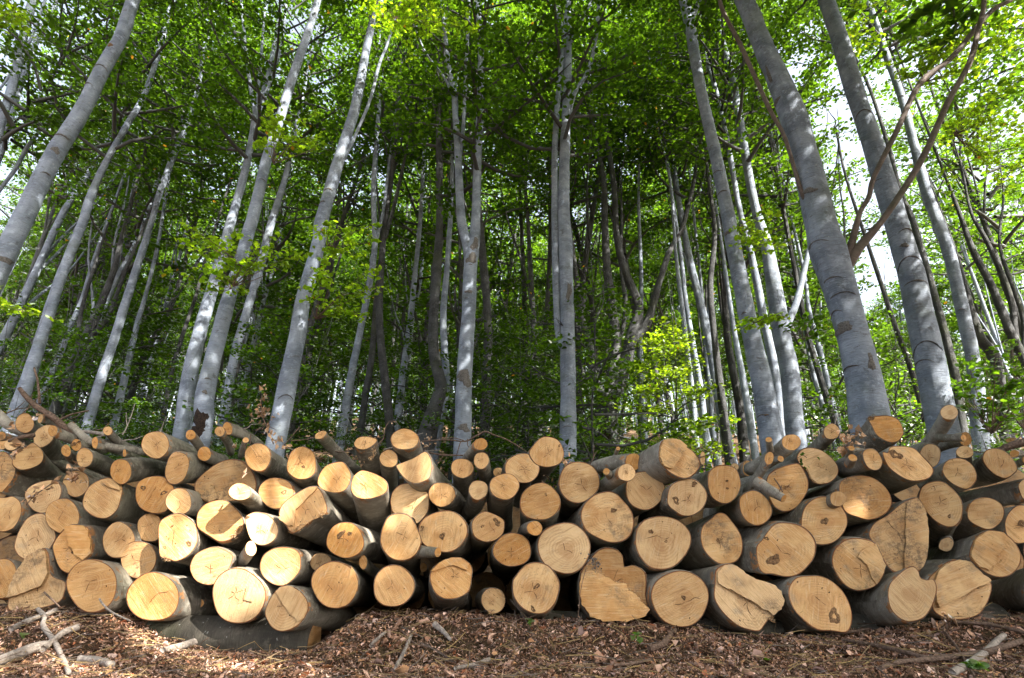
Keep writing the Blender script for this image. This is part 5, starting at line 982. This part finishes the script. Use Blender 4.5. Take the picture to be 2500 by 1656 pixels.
while nfar < 248 and tries < 12000:
    tries += 1
    y = 13 + 65 * rt.random() ** 1.35; x = rt.uniform(-1.12, 1.12) * y
    q = x / y
    if min(((x - a) ** 2 + (y - b) ** 2) for a, b in placed) < (1.6 if y < 30 else 2.3) ** 2: continue
    gap = .64 < q < .99
    if gap and (y < 30 or rt.random() < .35): continue
    if abs(q - .32) < .05 and y < 26: continue          # the little clearing the photograph looks into
    if -.75 < q < -.60 and y < 30 and rt.random() < .7: continue
    if (-.37 < q < -.29 or .03 < q < .08) and y < 40: continue
    if -.16 < q < .36 and y < 27 and rt.random() < .4: continue
    placed.append((x, y)); d = y
    if gap: place_far(x, y, .75, 0 if d < 30 else 2, True, .62)
    else: place_far(x, y, rt.uniform(.85, 1.15), 0 if d < 24 else (1 if d < 42 else 2), False, rt.uniform(.85, 1.08))
# understorey saplings
sap_stem = straight_trunk(401, 5.0, .022); sap_stem.materials[0] = M_DARKB
def sapling(x, y, s, key, label, group=None):
    root = empty('beech_sapling', (x, y, gz(x, y))); rz = rt.uniform(0, 6.28); link('trunk', sap_stem, root, (0, 0, 0), (0, 0, rz), (s,) * 3)
    b, c, H, R_ = CR[key]
    for nm, me in (('branches', b), ('crown', c)): link(nm, me, root, (0, 0, .35 * s), (0, 0, rz), (s, s, s * rt.uniform(.85, 1.1)))
    tag(root, label, 'sapling', group); return root
for i in range(74):
    y = 10 + 26 * rt.random() ** 1.1; q = rt.uniform(-1.08, 1.08)
    if .27 < q < .46 and rt.random() < .8: continue
    if rt.random() < (.7 if .2 < q < .62 else (.25 if q > -.12 else 0)): continue
    sapling(q * y, y, rt.uniform(.7, 1.3) * (1 if y < 14 else 1.45), ('sap', rt.randrange(3)), 'leafy green beech sapling in the undergrowth between the trunks', 'undergrowth saplings')
for q, y, s in ((-.98, 7.5, .5), (-.84, 8.0, .45), (-.74, 9, .5), (-.60, 8.6, .38), (-.52, 9.2, .42), (-.33, 9.5, .42), (-.27, 9.0, .36), (.93, 7.2, .45), (1.0, 7.8, .6), (.60, 9.5, .45), (.68, 10.5, .55), (.17, 14, .6), (.05, 15, .8)):
    sapling(q * y, y, s, ('sap', rt.randrange(3)), 'low green beech bush showing just above the top of the log pile', 'low bushes behind the pile')
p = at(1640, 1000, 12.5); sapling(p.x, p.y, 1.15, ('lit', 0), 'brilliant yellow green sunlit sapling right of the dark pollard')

# leafy sprays hanging close to the viewer, each a thing of its own twig
def spray(u, v, w_, h_, y, n_twig, label, mat=M_LEAF, start=None, leaf=.076, depth=.5):
    r = random.Random(int(u * 3 + v)); rg = np.random.default_rng(int(u + v)); c = at(u, v, y); m = mpp(c); Wx, Hz = w_ * m / 2, h_ * m / 2
    st = at(*start, y + .1) if start else c + Vector((-Wx, 0, 0)); root = empty('leafy_branch', st); V = []; Fc = []; UV = []; P = []
    def add(pts, r0, r1):
        a, b_, c_ = tube(pts, [r0 + (r1 - r0) * i / (len(pts) - 1) for i in range(len(pts))], None, '', k=4, origin=st, sub=2); b0 = len(V)
        for ring, l in zip(a, b_):
            for q in ring: V.append(q); UV.append((0, l))
        for j in range(len(a) - 1):
            for i in range(4): Fc.append((b0 + j * 4 + i, b0 + j * 4 + (i + 1) % 4, b0 + (j + 1) * 4 + (i + 1) % 4, b0 + (j + 1) * 4 + i))
    for t in range(n_twig):
        e = c + Vector((r.uniform(-1, 1) * Wx, r.uniform(-1, 1) * depth, r.uniform(-1, 1) * Hz)); mid = (st + e) / 2 + Vector((r.gauss(0, .08), r.gauss(0, .08), .08 + r.gauss(0, .06)))
        add([st, mid, e], .006, .0015)
        for k in range(7):
            f = r.uniform(.35, 1.0); q = st + (mid - st) * 2 * f if f < .5 else mid + (e - mid) * (2 * f - 1); a = r.uniform(0, 6.28); l = r.uniform(.08, .26); tip = q + Vector((math.cos(a) * l, math.sin(a) * l, r.uniform(-.06, .05)))
            add([q, tip], .0016, .0008)
            for g in range(5):
                ff = (g + .5) / 5; pp = q + (tip - q) * ff; P.append((pp.x + r.gauss(0, .025) - st.x, pp.y + r.gauss(0, .025) - st.y, pp.z + r.gauss(0, .012) - st.z))
    obj('twigs', V, Fc, M_TWIG, root, uv=UV)
    P = np.array(P); n = len(P); Vl, Ql = leaf_cards(P, .45, np.full(n, leaf), rg, .3, .72)
    col = np.repeat(np.stack([rg.uniform(.45, 1, n), rg.uniform(0, 1, n), np.zeros(n), np.ones(n)], -1), 6, 0)
    link('leaves', big_mesh('leaves', Vl, Ql, mat, col), root); tag(root, label, 'branch', 'leafy beech sprays in front of the trunks')
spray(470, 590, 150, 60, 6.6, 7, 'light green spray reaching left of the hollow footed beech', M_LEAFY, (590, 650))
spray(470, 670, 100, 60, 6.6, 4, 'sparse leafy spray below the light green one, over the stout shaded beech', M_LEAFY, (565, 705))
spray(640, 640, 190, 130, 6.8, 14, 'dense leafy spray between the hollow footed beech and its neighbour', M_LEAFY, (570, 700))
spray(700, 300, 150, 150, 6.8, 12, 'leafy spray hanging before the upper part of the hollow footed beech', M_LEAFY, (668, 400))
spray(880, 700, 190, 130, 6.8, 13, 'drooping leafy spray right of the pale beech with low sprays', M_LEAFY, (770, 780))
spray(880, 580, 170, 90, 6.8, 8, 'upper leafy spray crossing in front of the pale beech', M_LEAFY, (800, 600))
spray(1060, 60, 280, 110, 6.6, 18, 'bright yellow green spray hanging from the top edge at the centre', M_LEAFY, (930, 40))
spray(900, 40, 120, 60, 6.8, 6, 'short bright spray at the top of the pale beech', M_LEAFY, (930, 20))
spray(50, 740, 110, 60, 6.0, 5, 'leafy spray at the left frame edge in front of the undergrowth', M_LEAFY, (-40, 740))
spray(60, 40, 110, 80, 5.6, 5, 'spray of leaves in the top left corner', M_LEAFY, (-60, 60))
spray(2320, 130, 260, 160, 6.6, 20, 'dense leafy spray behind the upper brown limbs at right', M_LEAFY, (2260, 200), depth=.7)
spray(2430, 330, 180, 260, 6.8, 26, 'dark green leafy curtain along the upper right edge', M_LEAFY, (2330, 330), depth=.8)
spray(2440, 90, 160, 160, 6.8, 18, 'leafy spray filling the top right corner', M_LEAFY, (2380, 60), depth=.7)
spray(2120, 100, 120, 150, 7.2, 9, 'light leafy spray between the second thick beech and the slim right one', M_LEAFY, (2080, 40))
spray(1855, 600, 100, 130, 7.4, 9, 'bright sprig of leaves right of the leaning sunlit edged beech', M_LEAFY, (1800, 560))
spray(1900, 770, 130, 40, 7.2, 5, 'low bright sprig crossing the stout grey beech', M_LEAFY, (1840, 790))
spray(1990, 800, 80, 60, 7.0, 4, 'small sprig touching the left side of the thickest beech', M_LEAF, (1960, 830))
spray(2440, 930, 170, 220, 6.2, 20, 'twiggy green bush at the right edge behind the pile', M_LEAF, (2420, 1060), depth=.5)
spray(2480, 880, 90, 120, 6.6, 8, 'leafy twigs on the far right edge above the horizontal branch', M_LEAF, (2500, 1050), depth=.5)

# unseen trees added to shade pile and trunks, crowns cut open towards SUNSPOTS
SUNSPOTS = [(2200, 1115, 55), (2290, 1010, 20), (1930, 1080, 26), (2125, 1130, 24), (2360, 1150, 20), (1545, 1150, 22), (1450, 1190, 14), (2010, 1055, 22), (1300, 1140, 18), (60, 1570, 90), (250, 1590, 90), (1650, 880, 150, 12.5), (1690, 700, 90, 13), (1640, 1020, 90, 12.5), (1600, 760, 80, 13), (1090, 800, 30, 12), (400, 900, 50, 11), (150, 1620, 230), (330, 1625, 180), (500, 1635, 110), (700, 1645, 80), (1000, 1640, 40), (1400, 1630, 35), (640, 1180, 95), (600, 1300, 60), (440, 1310, 55), (985, 1090, 75), (900, 1180, 45), (1060, 1150, 60), (980, 1290, 50), (690, 1370, 45), (560, 1390, 40), (200, 1625, 130), (90, 1600, 130), (330, 1610, 90), (560, 1440, 40), (720, 1100, 40), (850, 1060, 40), (400, 1240, 40)]
def clear(V, k, off, mul=1.0):
    """keeps the pieces (k vertices each) lying off the sun rays cut to the chosen lit spots"""
    W = V.reshape(-1, k, 3).mean(1) + off; keep = np.ones(len(W), bool); d = np.array(SUN_DIR)
    for (u, v, rp, *yy) in SUNSPOTS:
        p = ground_at(u, v) if v > 1540 else at(u, v, yy[0] if yy else 3.15); rad = rp * mpp(p) * mul; rel = W - np.array(p); tt = rel @ d
        keep &= ~(np.linalg.norm(rel - tt[:, None] * d, axis=1) < rad)
    return keep
def shade_tree(x, y, s, key, label, zc, tz=1.0):
    o3 = np.array([x, y, gz(x, y)]); root = empty('beech_tree', o3); link('trunk', TR[0], root, (0, 0, 0), (0, 0, 1), (1, 1, tz))
    tag(root, label, 'tree', 'unseen beeches added for shade'); b, c, H, R_ = CR[key]
    n = len(c.vertices); V = np.empty(n * 3, dtype=np.float32); c.vertices.foreach_get('co', V); V = V.reshape(-1, 6, 3) * s + np.array([0, 0, zc])
    keep = clear(V, 6, o3, 1.1)
    a = c.color_attributes['par']; col = np.empty(n * 4, dtype=np.float32); a.data.foreach_get('color', col); col = col.reshape(-1, 6, 4)[keep]
    V = V[keep]; m = len(V); base = np.arange(m)[:, None] * 6
    Q = np.concatenate([base + np.array([[0, 1, 2, 3]]), base + np.array([[0, 3, 4, 5]])], 0)
    link('crown', big_mesh('crown', V.reshape(-1, 3), Q, M_LEAF, col.reshape(-1, 4)), root)
    n = len(b.vertices); V = np.empty(n * 3, dtype=np.float32); b.vertices.foreach_get('co', V); V = V.reshape(-1, 3) * s + np.array([0, 0, zc])
    n = len(b.polygons); q = np.empty(n * 4, dtype=np.int32); b.polygons.foreach_get('vertices', q); q = q.reshape(-1, 4)
    q = q[clear(V[q], 4, o3, 1.0)]
    link('branches', big_mesh('branches', V, q, M_DARKB), root)
def woodland():
    r = np.random.default_rng(9); n = 120000; y = r.uniform(95, 135, n); x = r.uniform(-1.25, 1.25, n) * y; h = r.uniform(0, 1, n)
    hh = 24 + 5 * np.sin(x * .13) + 3 * np.sin(x * .41 + 1); gap = (x / y > .66) & (x / y < .97); hh = np.where(gap, hh * .42, hh)
    m = 420; yy = r.uniform(60, 125, m); xx = r.uniform(-1.15, 1.15, m) * yy; SV = []; SQ = []
    for i in range(m):
        a = r.uniform(.10, .2); z0 = gz(xx[i], yy[i]); l = r.normal(0, .5, 2); k = len(SV)
        for zz, f in ((0, 1), (7, .8), (15, .4)):
            for g in range(5): SV.append((xx[i] + l[0] * zz / 10 + math.cos(g * 1.257) * a * f, yy[i] + l[1] * zz / 10 + math.sin(g * 1.257) * a * f, z0 + zz))
        for j in range(2):
            for g in range(5): SQ.append([k + j * 5 + g, k + j * 5 + (g + 1) % 5, k + j * 5 + 5 + (g + 1) % 5, k + j * 5 + 5 + g])
    tag(link('distant_stems', big_mesh('distant_stems', SV, SQ, M_BEECH)), 'crowd of far off thin grey stems up the slope', 'woodland', kind='stuff')
    P = np.stack([x, y, gz_np(x, y) + h ** .8 * hh], -1); V, Q = leaf_cards(P, .6, r.uniform(.5, 1.1, n), r, .4, .7)
    col = np.repeat(np.stack([r.uniform(.1, .8, n), r.uniform(0, .9, n), np.zeros(n), np.ones(n)], -1), 6, 0)
    tag(link('distant_woodland', big_mesh('distant_woodland', V, Q, M_LEAF, col)), 'far off green woodland closing the view up the slope', 'woodland', kind='stuff')
woodland()
for x, y, s_, key, zc, tz in [(6.2, -.2, 1.0, ('near', 0), 3.2, .7), (8.0, -2.6, 1.15, ('near', 1), 3.6, .8), (5.0, -3.0, .95, ('near', 2), 4.0, .75), (9.6, .8, 1.1, ('near', 0), 4.2, .8), (4.4, -.6, .9, ('near', 1), 4.6, .7), (11.5, -3.5, 1.2, ('near', 2), 4.0, .85), (7.8, -5.8, 1.1, ('near', 0), 4.0, .85), (1.2, -3.6, .9, ('near', 2), 4.5, .75), (12.5, -7.0, 1.2, ('near', 1), 5.0, .9),
        (-2.6, -3.0, 1.15, ('tall', 1), 7.5, 1.0), (-1.1, -1.0, 1.3, ('far', 0), 8.5, 1.05), (1.1, -.9, 1.3, ('far', 2), 9.0, 1.05), (-4.2, 1.8, 1.25, ('far', 2), 9.0, 1.05), (4.1, 1.9, 1.25, ('far', 1), 8.3, 1.0), (7.0, 3.6, 1.1, ('far', 0), 7.0, 1.0), (9.5, 4.4, 1.1, ('tall', 0), 6.0, .9), (12.5, 6.5, 1.2, ('tall', 1), 6.0, .95), (12.0, 2.0, 1.2, ('tall', 2), 5.0, .9), (15.0, 9.0, 1.2, ('tall', 3), 6.0, 1.0)]:
    shade_tree(x, y, s_, key, 'added beech, outside the picture, shading the pile', zc, tz)

# ------------------------------------------------------------------ dead leaf sprigs on the pile, seedlings
def dry_sprig(pts, label, leaves, leaf=.045, mat=M_DRY, cat='twig', name='dead_leaf_twig', droop=.6):
    W = [at(u, v, y) for u, v, y, _ in pts]; R = [rp * mpp(p) for p, (_, _, _, rp) in zip(W, pts)]
    root = empty(name, W[0]); rg, ls, rad = tube(W, R, None, name, origin=W[0], k=6); loft('stem', rg, M_TWIG, root, ls, rad, True, True)
    r = np.random.default_rng(int(pts[0][0])); P = []
    C_ = catmull(W, 6, closed=False)
    for (u, v, y, rad_, n) in leaves:
        c = at(u, v, y); s = rad_ * mpp(c)
        for _ in range(n): P.append(np.array(c - W[0]) + r.normal(0, .5, 3) * s)
    P = np.array(P); n = len(P); V, Q = leaf_cards(P, 1.0, np.full(n, leaf * .78), r, .9, .5)
    V = V + r.normal(0, leaf * .07, V.shape)
    col = np.repeat(np.stack([r.uniform(0, 1, n), np.zeros(n), np.zeros(n), np.ones(n)], -1), 6, 0)
    link('leaves', big_mesh('leaves', V, Q, mat, col), root); tag(root, label, cat)
dry_sprig([(668, 1085, 3.5, 1.5), (650, 1040, 3.5, 1.6), (636, 1000, 3.5, 1.3), (640, 965, 3.5, 1)], 'tall upright sprig of curled dead leaves left of the pale beech', [(640, 970, 3.5, 14, 9), (632, 1000, 3.5, 18, 16), (638, 1020, 3.5, 20, 16), (650, 1045, 3.5, 16, 12), (668, 1010, 3.5, 14, 5), (668, 1068, 3.45, 26, 14), (690, 1092, 3.4, 18, 8), (645, 945, 3.5, 9, 4)], .045)
dry_sprig([(600, 1105, 3.3, 1), (598, 1090, 3.3, 1.2), (604, 1080, 3.3, 1)], 'single yellow brown leaf pair hanging on the upper left branches', [(573, 1088, 3.25, 6, 3), (598, 1150, 3.1, 7, 2)], .05)
dry_sprig([(915, 1095, 3.5, 1.6), (935, 1072, 3.5, 1.6), (940, 1048, 3.5, 1.3), (950, 1030, 3.5, 1), (968, 1028, 3.5, .8)], 'curling tendril twig with two shrivelled leaves beside the brilliant oval log', [(962, 1036, 3.5, 9, 4), (928, 1065, 3.5, 6, 3)], .025)
dry_sprig([(1030, 1105, 3.5, 1.2), (1045, 1090, 3.5, 1.2), (1052, 1070, 3.5, 1)], 'bunch of dead leaves on the left end of the arching twig', [(1048, 1068, 3.5, 10, 6), (1035, 1085, 3.5, 12, 7), (1063, 1086, 3.5, 8, 3), (1075, 1130, 3.5, 14, 5)], .028)
dry_sprig([(2070, 1095, 3.2, 1.5), (2065, 1065, 3.2, 1.5), (2060, 1055, 3.2, 1)], 'large bunch of crumpled brown leaves hanging before the right trunk', [(2060, 1070, 3.2, 26, 12), (2085, 1066, 3.2, 24, 11), (2058, 1100, 3.2, 14, 5), (2105, 1085, 3.2, 14, 4)], .06)
dry_sprig([(190, 1128, 3.1, 1.2), (175, 1150, 3.08, 1.2), (185, 1178, 3.08, 1)], 'hanging bunch of olive brown dead leaves over a round left log', [(180, 1150, 3.06, 16, 8), (186, 1168, 3.05, 16, 7), (165, 1170, 3.06, 10, 3)], .05)
dry_sprig([(150, 1160, 3.1, 1.3), (120, 1185, 3.08, 1.4), (85, 1210, 3.06, 1.4), (62, 1235, 3.06, 1.2)], 'curled dead leaf twig lying across the broad pale left log', [(135, 1170, 3.06, 10, 4), (118, 1190, 3.06, 10, 3), (90, 1195, 3.05, 12, 4), (72, 1225, 3.05, 12, 5), (80, 1205, 3.05, 12, 4)], .045)
dry_sprig([(60, 1080, 3.1, 1.2), (45, 1095, 3.08, 1.4), (35, 1115, 3.06, 1.2)], 'drooping grey green withered leaf near the left edge', [(48, 1090, 3.06, 10, 4), (35, 1110, 3.06, 10, 4), (25, 1040, 3.3, 14, 4), (85, 1015, 3.25, 10, 3)], .055)
dry_sprig([(875, 1130, 3.45, 1.2), (885, 1122, 3.45, 1.2), (880, 1110, 3.45, 1)], 'pile of withered leaves behind the crooked pale branch log', [(880, 1130, 3.45, 16, 9), (870, 1115, 3.5, 14, 6), (740, 1105, 3.45, 16, 6), (705, 1100, 3.42, 14, 6)], .035)
dry_sprig([(1330, 1158, 3.5, 1.2), (1338, 1165, 3.5, 1.2), (1340, 1175, 3.5, 1)], 'brown dead leaves tucked in the gap under the highest centre log', [(1335, 1168, 3.5, 14, 7), (1385, 1125, 3.55, 16, 8), (1470, 1150, 3.5, 14, 5)], .04)
dry_sprig([(1450, 1360, 3.1, 1.2), (1455, 1375, 3.1, 1.2), (1450, 1390, 3.1, 1)], 'dark clot of roots and soil stuck on the forked log', [(1452, 1378, 3.1, 16, 50), (1445, 1365, 3.1, 14, 30)], .016, mat=M_SCAR)
dry_sprig([(1430, 1390, 3.05, .9), (1418, 1440, 3.03, .9), (1412, 1500, 3.02, .9), (1408, 1540, 3.0, .8)], 'thin yellowish straw dangling down the left side of the forked log', [(1412, 1510, 3.02, 5, 3), (1415, 1480, 3.02, 4, 2), (1408, 1545, 3.0, 5, 3)], .014)
dry_sprig([(2310, 1560, 3.05, 1.2), (2312, 1530, 3.05, 1.6), (2306, 1500, 3.05, 1.6)], 'broken stub with curled bark standing in the litter below the scored log', [(2305, 1510, 3.05, 10, 7), (2300, 1530, 3.05, 10, 5), (2265, 1545, 3.1, 9, 3), (2330, 1515, 3.05, 9, 3)], .04)
dry_sprig([(1970, 1118, 3.1, .8), (1960, 1112, 3.1, .8), (1948, 1118, 3.1, .7)], 'small twig with green and reddish leaves across the pink faced log', [(1961, 1108, 3.08, 4, 2), (2000, 1120, 3.08, 3, 1), (1955, 1130, 3.06, 8, 4), (1966, 1145, 3.06, 5, 2)], .03, mat=M_LEAF)
def seedling(u, v, n, label, leaf=.03, h=.06):
    p = ground_at(u, v); root = empty('seedling', p); r = np.random.default_rng(int(u)); rg, ls, rad = tube([p, p + Vector((.005, 0, h * .5)), p + Vector((0, .004, h))], [.0012, .001, .0008], None, '', origin=p, k=5)
    loft('stem', rg, M_LEAF, root, ls, rad); P = np.array([[r.uniform(-.02, .02), r.uniform(-.02, .02), h * r.uniform(.6, 1.1)] for _ in range(n)]); V, Q = leaf_cards(P, .5, np.full(n, leaf), r, .3, .85)
    link('leaves', big_mesh('leaves', V, Q, M_LEAF, np.repeat(np.tile([.9, 0, 0, 1], (n, 1)), 6, 0)), root); tag(root, label, 'seedling')
seedling(602, 1590, 3, 'left one of two tiny seedlings before the bearer log', .028, .05); seedling(618, 1592, 4, 'right and taller of two tiny seedlings before the bearer log', .034, .085)
seedling(1556, 1590, 7, 'green clover like seedling in the litter below the biggest bottom log', .04, .07); seedling(1292, 1540, 4, 'dark green seedling at the foot of the cracked bottom log', .035, .05)
seedling(48, 1572, 3, 'small dark green leaves at the left by the reddish stick', .04, .04); seedling(2390, 1655, 9, 'light green leaves under the pale diagonal branch in the corner', .05, .05)
seedling(440, 1556, 3, 'pale green leaf touching the end of the bearer log', .03, .03); seedling(1872, 1622, 3, 'single bright green leaf in the bottom right litter', .022, .02)
